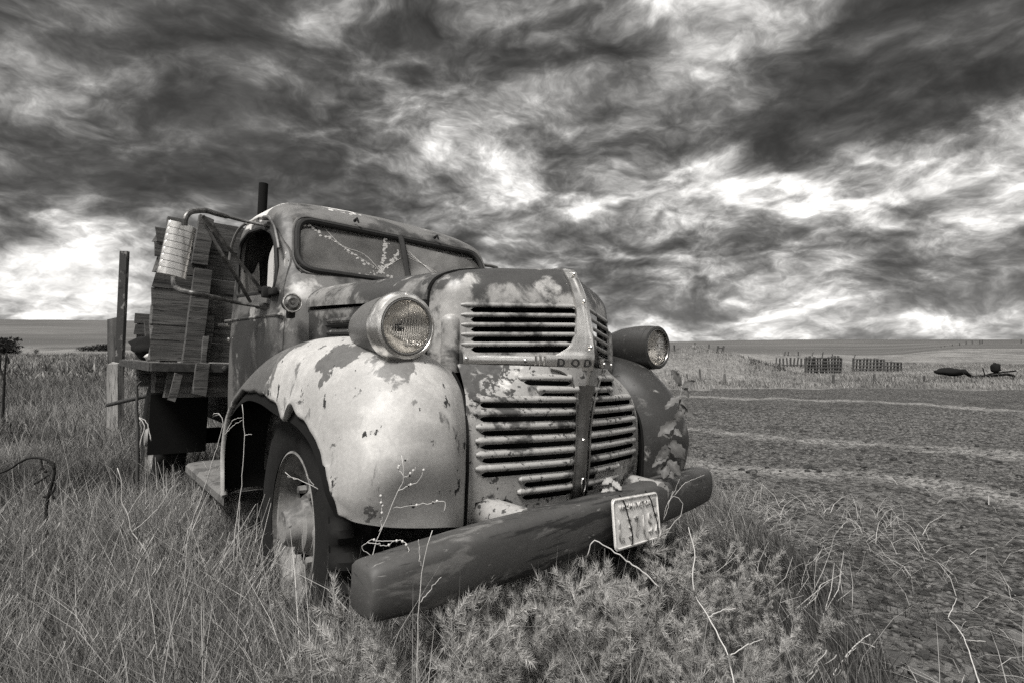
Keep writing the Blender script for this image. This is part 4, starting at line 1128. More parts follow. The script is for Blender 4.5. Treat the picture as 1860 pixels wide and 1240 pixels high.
# west-coast mirrors on tube brackets
def bracket(s, detail):
    X = lambda v: -v if s > 0 else v          # far side is the mirror image of the near side
    def q(px, py, x):
        v = PXT(px, py, 'X', x); return (X(v.x), v.y, v.z)
    grp = part("mirror_arm", tube(curve_pts([q(482, 410, -.715), q(440, 401, -.80), q(395, 389, -.94), q(362, 383, -1.04), q(343, 387, -1.085), q(336, 398, -1.10), q(335, 410, -1.10)], 30), [.008] * 12 + [.0125] * 18, 10), M_ROD)
    part("mirror_arm", tube(curve_pts([q(474, 557, -.74), q(440, 552, -.81), q(395, 542, -.93), q(350, 533, -1.05), q(325, 526, -1.09), q(316, 515, -1.10), q(315, 503, -1.10)], 30), [.009] * 10 + [.012] * 20, 10), M_ROD)
    part("mirror_strut", tube([q(477, 530, -.745), q(425, 463, -.89), q(368, 392, -1.035)], .0105, 4), M_ROD)
    part("mirror_strut", tube([q(455, 549, -.765), q(430, 505, -.85), q(405, 465, -.94), q(366, 396, -1.035)], [.008, .010, .010, .005], 8), M_ROD)
    part("hinge", joined([bm_box((.04, .035, .055), (X(-.735), 1.50, 1.375), .008), bm_box((.025, .08, .035), (X(-.722), 1.44, 1.375), .008)]), M_DARK)
    part("hinge_bolt", tube([(X(-.765), 1.52, 1.38), (X(-.72), 1.52, 1.38)], .012, 8), M_DARK)
    part("arm_foot", tube([q(482, 410, -.715), q(489, 407, -.705)], .014, 8), M_ROD); part("arm_foot", tube([q(468, 556, -.74), q(482, 556, -.73)], .016, 8), M_ROD)
    c = Vector(PXT(321, 455, 'X', -1.10)); c.x = X(c.x)
    # body: convex ribbed back facing forward
    P = []
    H_, W_ = .248, .118
    for k in range(8):
        z0, z1 = -H_ / 2 + H_ * k / 8, -H_ / 2 + H_ * (k + 1) / 8
        for z, o2 in ((z0 + .0003, -.0016), (z0 + .0012, .0), (z1 - .0012, .0), (z1 - .0003, -.0016)):
            row = []
            for t in np.linspace(-1, 1, 41):
                row.append((t * W_ / 2, -(.034 + o2) * math.sqrt(max(0, 1 - .96 * t * t)), z))
            P.append(row)
    me = grid_mesh(P)
    M = Matrix.Translation(c) @ Matrix.Rotation(rad(8 * (1 if s < 0 else -1)), 4, 'Z') @ Matrix.Rotation(rad(7.5) * (1 if s < 0 else -1), 4, 'Y')
    mir = part("mirror", xf(me, M), M_STAIN, auto=28)
    for k in range(1, 8):  # dark strips laid on as the shade of the rib grooves
        zz_ = -H_ / 2 + H_ * k / 8
        part("band", xf(grid_mesh([[(t * W_ / 2, -.0345 * math.sqrt(max(0, 1 - .96 * t * t)), zz_ + dz_) for t in np.linspace(-1, 1, 25)] for dz_ in (-.0010, .0010)]), M), M_DARK, mir)
    part("mirror_glass", xf(bm_box((W_ - .002, .006, H_ - .002), (0, .004, 0)), M), M_CHROME, mir, False)
    for z in (H_ / 2, -H_ / 2):
        V = [(t * W_ / 2, -.032 * math.sqrt(max(0, 1 - .96 * t * t)), z) for t in np.linspace(-1, 1, 19)]
        part("end_cap", xf(mesh(V, [tuple(range(19))]), M), M_STAIN, mir, False)
bracket(-1, True)
part("mirror_arm", tube([PXT(858, 478, 'X', .60), PXT(872, 481, 'X', .66), PXT(890, 483, 'X', .74), PXT(902, 486, 'X', .79), PXT(905, 493, 'X', .80)], .011, 8), M_ROD)

# exhaust stack behind the cab
part("exhaust_stack", tube([(-.54, 2.37, .7), (-.54, 2.37, 2.17)], .028, 16, False), M_BLACK)

# ---- stake bed ---------------------------------------------------------------
deck = part("bed_frame", joined([bm_box((2.16, .05, .052), (0, 2.435, .986), .004), bm_box((.05, 1.86, .052), (-1.062, 3.39, .986), .004), bm_box((.05, 1.86, .052), (1.062, 3.39, .986), .004), bm_box((2.16, .05, .052), (0, 4.34, .986), .004)]), M_STEEL, None, False)
nb = 0
for i in range(16):
    x = -1.0 + i * 2.0 / 15
    part("deck_plank", xf(plank((1.86, .128, .035), 100 + i, .002), Matrix.Translation((x, 3.39, .998)) @ Matrix.Rotation(rad(90), 4, 'Z') ), wood("deck board", .17, 1) if i == 0 else bpy.data.materials["deck board"], deck, False)
for y in (2.50, 3.05, 3.9):
    part("cross_sill", xf(plank((1.98, .09, .15), 140 + int(y * 10), .003), Matrix.Translation((0, y, .882))), M_WOODX, deck, False)
part("long_sill", bm_box((.1, 1.8, .16), (-.45, 3.35, .75)), M_WOODX, deck, False); part("long_sill", bm_box((.1, 1.8, .16), (.45, 3.35, .75)), M_WOODX, deck, False)
part("bed_bolt", lathe([(0, -.012), (.014, -.010), (.018, 0)], 8, 'Y', (-.83, 2.408, .986)), M_STEEL, deck, False); part("bed_bolt", lathe([(0, -.012), (.014, -.010), (.018, 0)], 8, 'Y', (-.70, 2.408, .986)), M_STEEL, deck, False)
hb = part("headboard", bm_box((.09, .05, .90), (0, 2.555, 1.44)), M_WOODX, None, False)
for x in (-.98, -.5, .5, .98): part("batten", bm_box((.09, .05, .90), (x, 2.555, 1.44)), M_WOODX, hb, False)
zb = 1.022; hts = [.118, .092, .115, .108, .086, .092, .088, .090, .085]
for i, h in enumerate(hts):
    L = 2.16 if i < 8 else 1.85
    xo = 0 if i < 8 else .15
    me = plank((L, .034, h - .002), 10 + i, .003, .015 if i < 7 else .05)
    part("plank", xf(me, Matrix.Translation((xo, 2.51 + RNG.normal(0, .002), zb + h / 2)) @ Matrix.Rotation(RNG.normal(0, .0025), 4, 'Y')), M_WOODX, hb, False)
    zb += h
def stake(px0, px1, py0, py1, Y, T, seed, tilt=0.0, name="stake"):
    a = PXT(px0, (py0 + py1) / 2, 'Y', Y); b_ = PXT(px1, (py0 + py1) / 2, 'Y', Y); z1 = PXT((px0 + px1) / 2, py0, 'Y', Y).z; z0 = PXT((px0 + px1) / 2, py1, 'Y', Y).z
    me = plank((z1 - z0, T, abs(b_.x - a.x)), seed, .003, .01)
    part(name, xf(me, Matrix.Translation(((a.x + b_.x) / 2, Y, (z0 + z1) / 2)) @ Matrix.Rotation(tilt, 4, 'Y') @ Matrix.Rotation(rad(-90), 4, 'Y')), M_WOODX, hb, False)
stake(341, 373, 488, 668, 2.455, .06, 201, rad(4)); stake(354, 382, 394, 483, 2.465, .05, 202, rad(5)); stake(352, 376, 660, 716, 2.40, .05, 203, rad(3))
stake(363, 372, 612, 718, 2.42, .05, 204, rad(3)); stake(311, 325, 677, 728, 2.39, .035, 205, rad(12)); stake(366, 384, 575, 655, 2.47, .04, 206, rad(3))
for x in (.35, .84):
    part("stake", xf(plank((.92, .05, .09), 210 + int(x * 10), .003), Matrix.Translation((x, 2.46, 1.40)) @ Matrix.Rotation(rad(90), 4, 'Y')), M_WOODX, hb, False)
tb = part("tailboard", bm_box((.06, .05, .40), (0, 4.30, 1.20)), M_WOODX, None, False)
for x in (-.95, .95): part("batten", bm_box((.06, .05, .40), (x, 4.30, 1.20)), M_WOODX, tb, False)
for i in range(2):
    part("plank", xf(plank((2.0, .03, .085), 60 + i, .003), Matrix.Translation((0, 4.262, 1.27 + i * .092))), M_WOODX, tb, False)
part("corner_post", xf(plank((.36, .04, .05), 77, .002), Matrix.Translation((-.93, 3.9, 1.16)) @ Matrix.Rotation(rad(84), 4, 'Y')), M_WOODX, tb, False)
part("mud_flap", bm_box((.34, .02, .40), (-.84, 2.98, .60)), M_BLACK)
# ------------------------------------------------------------------ things standing about
def GP(px, py, it=12, dz=0.0):
    """photo pixel -> point on the ground (dz above it)"""
    dx, dzv = (px - 930) / F_PX, (Y_HOR - py) / F_PX
    D = 5.0
    ds = np.concatenate([np.linspace(.8, 40, 1600), np.linspace(40, 400, 1600)])
    hs = ground_h(dx * ds, ds) + dz; f_ = EYE + dzv * ds - hs
    i = np.argmax(f_ < 0); D = ds[i] if f_[i] < 0 else 300.
    return Vector((dx * D, D, gh(dx * D, D)))
def at(px, py, D): return Vector(((px - 930) / F_PX * D, D, EYE + (Y_HOR - py) / F_PX * D))
M_POST = wood("old fence post", .07, 2, .5, .5)
M_POSTW = wood("grey gate post", .30, 2, .6)
M_WEED_D = flat("dead weed", .045, .9, 0, .4, 30)

# load lying on the truck bed
bun = thing("tarp_bundle", "dark crumpled tarp bundle lying on the truck bed behind the headboard", "tarp")
bun.location = T2W(-.93, 3.55, 1.018); bun.rotation_euler = (0, .03, YAW)
def lump(rx, ry, rz, seed, n=22, amp=.3):
    P = []
    for i in range(n):
        a = 2 * math.pi * i / n; row = []
        for j in range(11):
            e = math.pi * j / 10 - math.pi / 2
            x, y, z = math.cos(a) * math.cos(e), math.sin(a) * math.cos(e), math.sin(e)
            k = 1 + amp * mnoise.noise(Vector((x * 1.7 + seed, y * 1.7, z * 1.7))) + amp * .4 * mnoise.noise(Vector((x * 5 + seed, y * 5, z * 5)))
            row.append((x * rx * k, y * ry * k, z * rz * k + rz))
        P.append(row)
    return fix(grid_mesh(P, close_u=True))
new_obj("tarp", lump(.17, .40, .10, 3), M_BLACK, bun)
new_obj("hose_loop", tube(curve_pts([(.02, -.1, .15), (.05, 0, .26), (.03, .2, .27), (0, .32, .12)], 18), .016, 8), M_BLACK, bun)
rag = tag(new_obj("rag", lump(.045, .05, .028, 9, 18, .5), flat("white rag", .55, .9)), "small white rag lying beside the dark tarp on the truck bed", "rag")
rag.location = T2W(-1.00, 3.0, 1.017)

# gate post of steel channel with a wooden post beside it
b0 = GP(212, 790)
D0 = 6.4; bx = (208 - 930) / F_PX * D0
gp = thing("gate_post", "tall rusty steel channel post standing in grass beside the truck bed", "post", (bx, D0, gh(bx, D0) - .02))
Hc = EYE + (Y_HOR - 453) / F_PX * D0 - gh(bx, D0)
def channel(w, dpt, t, h, lean):
    ol_ = [(-w / 2, 0), (w / 2, 0), (w / 2, dpt), (w / 2 - t, dpt), (w / 2 - t, t), (-w / 2 + t, t), (-w / 2 + t, dpt), (-w / 2, dpt)]
    n = 12; V, F = [], []
    for i in range(n):
        z = h * i / (n - 1)
        V += [(x + lean * z, y, z) for x, y in ol_]
    for i in range(n - 1):
        for k in range(8): F.append((i * 8 + k, i * 8 + (k + 1) % 8, (i + 1) * 8 + (k + 1) % 8, (i + 1) * 8 + k))
    F.append(tuple(range(8))[::-1]); F.append(tuple((n - 1) * 8 + k for k in range(8)))
    return fix(mesh(V, F))
M_CHAN = paint("rusty channel", .04, [dict(c=.20, scale=14, thr=.60, soft=.04, seed=60, stretch=(1, 1, .5)), dict(c=.015, scale=9, thr=.6, soft=.05, seed=61)], rough=.8, metal=.2)
new_obj("channel", channel(.085, .05, .012, Hc, .045), M_CHAN, gp, False)
wp = new_obj("wood_post", xf(plank((1.5, .09, .11), 301, .006, .02), Matrix.Translation((-.045, .05, .74)) @ Matrix.Rotation(rad(-89), 4, 'Y')), M_POST, gp, False)
gw = tag(new_obj("wooden_post", xf(plank((.98, .10, .12), 302, .006, .02), Matrix.Rotation(rad(-90), 4, 'Y')), M_POSTW, None, False), "short pale wooden post leaning against the tall steel channel post", "post")
gw.location = (bx + .075, D0 - .09, gh(bx, D0) + .45)
rl = tag(new_obj("fallen_rail", tube([at(196, 735, 6.1), at(250, 722, 5.4), at(320, 706, 4.9)], .022, 7), M_STEEL), "thin rusty rail lying in grass between gate post and truck bed", "rail")

# fence posts on the right
def fence_post(px, y0, y1, wpx, label, group, D=None, tilt=0.0, seed=0):
    if D is None: g = GP(px, y1); D = g.y
    x = (px - 930) / F_PX * D; zg = gh(x, D)
    top = EYE + (Y_HOR - y0) / F_PX * D; w = wpx / F_PX * D; h = max(.25, top - zg + .05)
    V, F = [], []; rr = random.Random(seed + px)
    n = 7; m = 5
    for j in range(m):
        t = j / (m - 1)
        for k in range(n):
            a = 6.283 * k / n; r = w / 2 * (1 - .12 * t) * rr.uniform(.85, 1.12)
            V.append((r * math.cos(a) + tilt * h * t, r * math.sin(a), h * t + (rr.uniform(-.3, .3) * w if j == m - 1 else 0)))
    for j in range(m - 1):
        for k in range(n): F.append((j * n + k, j * n + (k + 1) % n, (j + 1) * n + (k + 1) % n, (j + 1) * n + k))
    F.append(tuple(range((m - 1) * n, m * n)))
    o = tag(new_obj("fence_post", mesh(V, F), M_POST, None, False), label, "fence post", group)
    o.location = (x, D, zg - .05); return o
fence_post(1316, 679, 698, 5.0, "thick dark stub post at the grass edge below the spoil bank", None)
fence_post(1273, 670, 692, 3.6, "upright dark post standing at the foot of the spoil bank", None, tilt=-.08)
for px, y0, y1, tl in ((1229, 672, 688, .05), (1250, 679, 690, -.2), (1222, 672, 683, -.25)):
    fence_post(px, y0, y1, 2.4, "small leaning fence post below the spoil bank, by the far headlight", "small posts below the spoil bank", tilt=tl)
fence_post(1514, 680, 699, 5.2, "thick square-topped stub post in dry grass before the slatted racks", None)
fence_post(1588, 680, 695, 4.4, "short dark post beside a patch of low weeds at the dirt edge", None)
fence_post(1679, 683, 693, 3.4, "smallest stub post in dry grass, next to the wrecked implement", None)
def ridge_D(px, y): return 21.6
for px, y0, y1, w, tl, lb in ((1226, 632, 648, 3, -.15, "thin leaning post on top of the grassy spoil bank"), (1262, 626, 646, 3.2, 0, "tallest upright post on top of the grassy spoil bank"), (1287, 631, 648, 2.6, .1, "thin leaning post on top of the grassy spoil bank")):
    fence_post(px, y0, y1, w, lb, "posts on the spoil bank" if 'thin' in lb else None, D=21.8, tilt=tl)
fr = thing("brace_frame", "leaning wooden brace frame on top of the grassy spoil bank", "fence brace", ((1308 - 930) / F_PX * 22, 22, gh((1308 - 930) / F_PX * 22, 22)))
for x in (-.13, .10):
    new_obj("post", xf(plank((.42, .06, .06), 330 + int(x * 100), .004), Matrix.Translation((x, 0, .12)) @ Matrix.Rotation(rad(-74), 4, 'Y')), M_POST, fr, False)
new_obj("rail", xf(plank((.30, .04, .04), 335, .004), Matrix.Translation((.02, 0, .24))), M_POST, fr, False)
for px, y0, y1, tl in ((1424, 638, 652, .3), (1431, 638, 652, .2), (1450, 638, 652, 0), (1475, 639, 652, .35), (1493, 639, 652, .2), (1549, 644, 656, .4), (1512, 643, 655, 0)):
    fence_post(px, y0, y1, 2.3, "thin leaning post along the dark bank behind the slatted racks", "posts along the dark bank", D=36.5, tilt=tl)
for i, (px, y0) in enumerate(((1709, 630), (1716, 628), (1730, 625), (1743, 622), (1755, 619.5), (1766, 618.5), (1780, 617.5), (1784, 617), (1855, 616))):
    fence_post(px, y0, y0 + 7, 1.6, "tiny far fence post climbing the stony rise", "far posts up the stony rise", D=95 + i * 6, tilt=.2 if i == 0 else 0)
# slatted racks (old stock panels)
def rack(px0, px1, y0, y1, label, nsl, seed, rails=4, D=None):
    D = D or 25.0
    x0, x1 = (px0 - 930) / F_PX * D, (px1 - 930) / F_PX * D
    zt = EYE + (Y_HOR - y0) / F_PX * D; xc = (x0 + x1) / 2; zg = gh(xc, D)
    h = zt - zg; w = x1 - x0; rr = random.Random(seed)
    t = thing("stock_rack", label, "rack", (xc, D, zg), 0)
    for i in range(nsl):
        x = -w / 2 + w * i / (nsl - 1); hh = h * rr.uniform(.86, 1.04)
        new_obj("slat", xf(plank((hh, .05, rr.uniform(.05, .10)), seed * 50 + i, .004), Matrix.Translation((x, 0, hh / 2)) @ Matrix.Rotation(rad(-90 + rr.uniform(-4, 7)), 4, 'Y')), M_POST, t, False)
    for i in range(rails):
        new_obj("rail", xf(plank((w * rr.uniform(.96, 1.03), .04, .05), seed * 70 + i, .004), Matrix.Translation((0, -.045, h * (.18 + .72 * i / max(1, rails - 1)))) @ Matrix.Rotation(rr.uniform(-.02, .02), 4, 'Y')), M_POST, t, False)
    return t
rack(1464, 1527, 647, 672, "dense dark slatted stock rack standing in dry grass, beside a wide sparse one", 13, 5, 5)
rack(1550, 1606, 650, 670, "sparse slatted stock rack with thin rails behind the dry grass", 10, 6, 4, 27.5)
rack(1606, 1637, 656, 670, "low open end piece of the sparse slatted stock rack", 6, 8, 3, 27)
rack(1410, 1462, 648, 666, "thin ragged picket fence left of the dense slatted rack against the dark bank", 9, 7, 1, 31)
# wrecked implement
wk = GP(1740, 690); wk = Vector(((1762 - 930) / F_PX * 19.5, 19.5, 0)); wk.z = gh(wk.x, wk.y)
wr_ = thing("wrecked_implement", "dark wrecked farm implement with a low bed and round drum in dry grass", "farm implement", wk)
def wpt(px, py): q = at(px, py, 19.5); return (q.x - wk.x, 0, q.z - wk.z)
new_obj("bed", xf(lump(.5, .35, .14, 4, 20, .25), Matrix.Translation((wpt(1726, 685)[0], 0, .12))), M_BLACK, wr_)
new_obj("tongue", tube([wpt(1699, 675), wpt(1722, 677), wpt(1752, 674), wpt(1765, 684)], [.06, .10, .09, .05], 7), M_BLACK, wr_)
new_obj("drum", xf(lump(.16, .14, .18, 6, 18, .35), Matrix.Translation((wpt(1808, 680)[0], 0, .22))), M_BLACK, wr_)
new_obj("frame_bar", tube([wpt(1765, 684), wpt(1800, 682), wpt(1830, 679), wpt(1841, 682), wpt(1842, 696)], .05, 6), M_BLACK, wr_)
new_obj("frame_bar", tube([wpt(1765, 690), wpt(1800, 678), wpt(1845, 673)], .03, 6), M_BLACK, wr_)
new_obj("lever", tube([wpt(1790, 684), wpt(1785, 668)], .02, 6), M_BLACK, wr_)
# ------------------------------------------------------------------ grass and weeds
def mat_leaf(name, lo, hi, trans=.25, rough=.75):
    m = bpy.data.materials.new(name); m.use_nodes = True; m.node_tree.nodes.clear(); k = NT(m.node_tree)
    at_ = k.n('ShaderNodeAttribute', attribute_name="shade", attribute_type='GEOMETRY').outputs['Fac']
    col = k.mixc(at_, G(lo), G(hi))
    df = k.n('ShaderNodeBsdfPrincipled', {'Base Color': col, 'Roughness': rough}); df.inputs['Specular IOR Level'].default_value = .25
    tl = k.n('ShaderNodeBsdfTranslucent', {'Color': col})
    mx = k.n('ShaderNodeMixShader', {0: trans, 1: df.outputs[0], 2: tl.outputs[0]})
    k.t.links.new(mx.outputs[0], k.n('ShaderNodeOutputMaterial').inputs[0]); return m
def blades(base, h, w, bend, az, faz, shade):
    """tapered curved blades: base Nx3; returns mesh with per-blade 'shade'"""
    N = len(base); T = np.array([0, .35, .70, 1.0])
    lx, ly = np.cos(az), np.sin(az); fx, fy = np.cos(faz), np.sin(faz)
    V = np.zeros((N, 7, 3), np.float32)
    for i, t in enumerate(T):
        zz = h * (t - .38 * np.minimum(bend, 1.4) * t ** 2.2); off = h * bend * t ** 1.8
        c = np.stack([base[:, 0] + lx * off, base[:, 1] + ly * off, base[:, 2] + zz], -1)
        if i < 3:
            ww = (w * (1 - .55 * t) / 2)[:, None]; side = np.stack([fx, fy, np.zeros(N)], -1) * ww
            V[:, 2 * i] = c - side; V[:, 2 * i + 1] = c + side
        else: V[:, 6] = c
    o = (np.arange(N) * 7)[:, None]
    q = np.concatenate([o + np.array([0, 1, 3, 2]), o + np.array([2, 3, 5, 4]), o + np.array([4, 5, 6])], 1)
    me = fast_mesh(V.reshape(-1, 3), q.ravel(), np.tile([4, 4, 3], N))
    a = me.attributes.new("shade", 'FLOAT', 'POINT'); a.data.foreach_set('value', np.repeat(shade, 7).astype(np.float32))
    return me
def truck_free(x, y, pad=0.0):
    tx, ty = w2t_xy(x, y)
    body = (np.abs(tx) < .70 + pad) & (ty > .12) & (ty < 4.4)
    whl = (np.abs(np.abs(tx) - .78) < .13) & ((np.abs(ty - .76) < .36) | (np.abs(ty - 3.45) < .36))
    front = (tx > -.9) & (tx < .75) & (ty < -.05) & (ty > -.75)
    thin = front & (RNG.random(np.shape(x)) < .72)
    return ~body & ~whl & ~thin
def grass(name, label, N, xr, yr, h0, h1, w0, w1, mat, keep=None, bend=(.15, .75), clump=1.2, ydens=1.0, wind=2.4, lift=0.0):
    x = RNG.uniform(*xr, N * 3); u = RNG.random(N * 3); y = yr[0] + (yr[1] - yr[0]) * u ** ydens
    fov = np.abs(x) < 1.03 * y + .6
    k = fov & (dirt_mask(x, y) < RNG.uniform(.15, .6, N * 3)) & truck_free(x, y) if keep is None else fov & keep(x, y)
    k &= RNG.random(N * 3) < np.clip(.62 + 1.5 * fbm(x, y, clump, 3), .12, 1)
    x, y = x[k][:N], y[k][:N]; n = len(x)
    z = ground_h(x, y) - .01 + lift
    hh = RNG.uniform(h0, h1, n) * (1 + 1.1 * fbm(x, y, .8, 3)) * (1 - .25 * ((x > .45) & (y < 4))) * RNG.choice([1, 1, 1, .6, 1.25], n)
    az = RNG.normal(wind, 1.1, n); ww = RNG.uniform(w0, w1, n)
    bd = RNG.uniform(*bend, n); sh = np.clip(.40 + 1.3 * fbm(x, y, 1.1, 4) + RNG.normal(0, .26, n), 0, 1)
    me = blades(np.stack([x, y, z], -1), hh, ww, bd, az, RNG.uniform(0, 6.283, n), sh)
    o = new_obj(name, me, mat, None, False); tag(o, label, "grass", None, "stuff"); return o
M_G1 = mat_leaf("dry grass", .018, .26, .12); M_G2 = mat_leaf("green grass", .02, .11, .15); M_G3 = mat_leaf("straw", .18, .50, .12)
M_G4 = mat_leaf("far grass", .08, .36, .15)
grass("tall_grass", "tall fine dry grass filling the ground beside the truck", 108000, (-5.2, 1.6), (1.05, 5.0), .20, .40, .0020, .0042, M_G1, ydens=1.25)
grass("green_grass", "darker young grass growing low among the dry stalks", 40000, (-4.4, 1.5), (1.05, 5.0), .10, .24, .003, .006, M_G2, bend=(.2, .9), ydens=1.25)
grass("pale_straw", "pale dead straw stems standing in the tall grass", 7000, (-4.4, 1.5), (1.1, 5.5), .28, .48, .0018, .0032, M_G3, bend=(.1, 1.0), ydens=1.2)
grass("meadow_grass", "paler meadow grass behind the truck bed and gate post", 60000, (-15, .5), (4.8, 16), .25, .42, .006, .012, M_G1, ydens=1.5)
grass("far_meadow_grass", "light far meadow grass running to the foot of the hill", 34000, (-70, -4), (15, 75), .25, .5, .03, .07, M_G1, ydens=1.7, clump=.25)
grass("field_edge_grass", "bright dry grass strip beyond the dirt track", 50000, (2.5, 34), (13.9, 34), .06, .17, .010, .022, M_G4, keep=lambda x, y: dirt_mask(x, y) < .3, ydens=1.25, clump=.35)
# sparse straw on the dirt, and litter lying flat
def litter(N, xr, yr, mat):
    x = RNG.uniform(*xr, N); y = RNG.uniform(*yr, N)
    k = (np.abs(x) < .98 * y + .3) & (RNG.random(N) < np.clip(.45 + 2.2 * fbm(x, y, 1.3, 3) - .35 * np.clip(x - 1.2, 0, 3), .02, 1))
    x, y = x[k], y[k]; n = len(x); z = ground_h(x, y) + .008
    me = blades(np.stack([x, y, z], -1), RNG.uniform(.06, .22, n), RNG.uniform(.002, .004, n), RNG.uniform(1.2, 2.4, n), RNG.uniform(0, 6.283, n), RNG.uniform(0, 6.283, n), np.clip(RNG.normal(.5, .25, n), 0, 1))
    o = new_obj("straw_litter", me, mat, None, False); tag(o, "broken straw litter lying on the dirt beside the grass", "straw", None, "stuff")
litter(5200, (.5, 3.6), (1.5, 4.6), M_G3)
grass("track_grass", "sparse short grass tufts creeping onto the dirt track", 5000, (.9, 3.2), (1.5, 5.2), .05, .20, .002, .004, M_G1, keep=lambda x, y: (fbm(x, y, 1.6, 3) > .02 + .12 * np.clip(x - 1.3, 0, 2)), bend=(.3, 1.3))

def beside_wheel(x, y):
    tx, ty = w2t_xy(x, y); return (tx < -.86) & (tx > -1.25) & (ty > .15) & (ty < 2.6)
grass("wheel_side_grass", "thick dry grass pressed against the front wheel and running board", 9000, (-2.6, .3), (1.2, 4.2), .26, .44, .0022, .0042, M_G1, keep=beside_wheel, bend=(.2, .9))
# drooping seed heads of the cheatgrass
def seed_heads(N, xr, yr):
    x = RNG.uniform(*xr, N * 2); y = yr[0] + (yr[1] - yr[0]) * RNG.random(N * 2) ** 1.3
    k = (np.abs(x) < .98 * y + .3) & (dirt_mask(x, y) < .3) & truck_free(x, y) & (fbm(x, y, 1.1, 3) > -.05)
    x, y = x[k][:N], y[k][:N]; n = len(x); z = ground_h(x, y) + RNG.uniform(.20, .40, n); az = RNG.normal(2.4, .8, n)
    m = 7; r = lambda a: np.repeat(a, m)
    t = np.tile(np.linspace(0, 1, m), n); b = np.stack([r(x) + np.cos(r(az)) * .05 * t, r(y) + np.sin(r(az)) * .05 * t, r(z) - .035 * t ** 2], -1)
    me = blades(b, -RNG.uniform(.012, .035, n * m), np.full(n * m, .0028), RNG.uniform(-1.4, -.4, n * m), r(az) + RNG.normal(0, .6, n * m), RNG.uniform(0, 6.28, n * m), np.clip(RNG.normal(.6, .2, n * m), 0, 1))
    o = new_obj("grass_seed_heads", me, M_G3, None, False); tag(o, "pale drooping seed heads hanging over the tall grass", "grass", None, "stuff")
seed_heads(2600, (-4, 1.2), (1.15, 4.8))
grass("bank_weeds", "dark low weeds covering the grassy spoil bank", 7000, (3, 12), (17.5, 25), .08, .24, .012, .03, M_G2, keep=lambda x, y: (fbm(x, y, .5, 3) > -.06) & (ground_h(x, y) > .25), clump=.6)
# feathery weeds -------------------------------------------------------------
M_FEATH = mat_leaf("feathery weed", .10, .50, .2)
def feathery(seed, H=.42, nst=9, spread=.26, needles=420):
    rr = np.random.default_rng(seed); V = []; L = []; C = []; S = []
    def tri(a, b_, w, sh):
        d_ = b_ - a; s = np.cross(d_, rr.normal(size=3)); s = s / (np.linalg.norm(s) + 1e-9) * w
        k = len(V); V.extend([a - s, a + s, b_]); L.extend([k, k + 1, k + 2]); C.append(3); S.extend([sh] * 3)
    for i in range(nst):
        az = rr.uniform(0, 6.283); sp = spread * rr.uniform(.15, 1); hh = H * rr.uniform(.55, 1.05)
        p0 = np.array([rr.normal(0, .02), rr.normal(0, .02), 0.]); p2 = np.array([math.cos(az) * sp, math.sin(az) * sp, hh]); p1 = p2 * np.array([.35, .35, .62])
        cv = lambda t: (1 - t) ** 2 * p0 + 2 * t * (1 - t) * p1 + t * t * p2
        for k in range(8): tri(cv(k / 8), cv((k + 1.2) / 8), .0012, .35)
        # side plumes with hair-fine leaves
        heads = [(cv(.35 + .65 * t), 1.0 - .3 * t) for t in rr.random(5)] + [(cv(1.0), 1.1), (cv(.92), 1.0)]
        for c, sc in heads:
            ax = rr.normal(size=3) * .75 + np.array([math.cos(az), math.sin(az), 1.1]); ax /= np.linalg.norm(ax)
            ln = .060 * sc * rr.uniform(.7, 1.2); sh = float(np.clip(rr.normal(.55, .2) + .25 * (c[2] / H - .5), 0, 1))
            tri(c, c + ax * ln, .0011, sh * .6)
            m = int(needles / 7)
            for _ in range(m * 2):
                t = rr.random() ** .8; b0_ = c + ax * ln * t; dd = rr.normal(size=3); dd -= ax * (dd @ ax) * .3; dd /= np.linalg.norm(dd) + 1e-9
                dd = dd * .8 + ax * .7; nl = .028 * sc * (1 - .35 * t) * rr.uniform(.5, 1.15)
                tri(b0_, b0_ + dd * nl, .0008, min(1, max(0, sh + rr.normal(0, .12))))
    me = fast_mesh(np.array(V), np.array(L), np.array(C))
    a = me.attributes.new("shade", 'FLOAT', 'POINT'); a.data.foreach_set('value', np.array(S, np.float32)); me.materials.append(M_FEATH); return me
FM = [feathery(s, H, n, sp) for s, H, n, sp in ((1, .42, 11, .20), (2, .36, 12, .26), (3, .46, 10, .18), (4, .28, 9, .22), (5, .40, 13, .24))]
spots = [(985, 1035, 1.50, 1.05), (1030, 1060, 1.48, .95), (940, 1075, 1.42, .9), (1075, 1075, 1.55, .95), (1010, 1120, 1.38, .8), (890, 1090, 1.32, .8), (840, 1085, 1.26, .8), (815, 1110, 1.22, .75),
         (1190, 1070, 1.62, .95), (1235, 1100, 1.55, .9), (1150, 1120, 1.48, .75), (1280, 1140, 1.50, .7), (1220, 965, 2.05, 1.0), (1150, 985, 1.92, .8), (1262, 985, 2.1, .85), (1290, 1040, 1.9, .8),
         (700, 1160, 1.16, .62), (740, 1175, 1.18, .62), (600, 1050, 1.65, .72), (575, 1075, 1.6, .6), (640, 1140, 1.3, .55), (920, 1170, 1.28, .62), (1060, 1170, 1.35, .6), (1340, 1010, 2.2, .7), (780, 1180, 1.2, .5), (1110, 1060, 1.66, .8), (960, 1010, 1.6, .9), (1380, 1060, 2.0, .55), (1430, 1110, 1.72, .6), (1340, 1190, 1.42, .6), (1400, 1205, 1.45, .6), (1270, 1200, 1.36, .6), (330, 960, 2.3, .6), (300, 1000, 2.1, .55)]
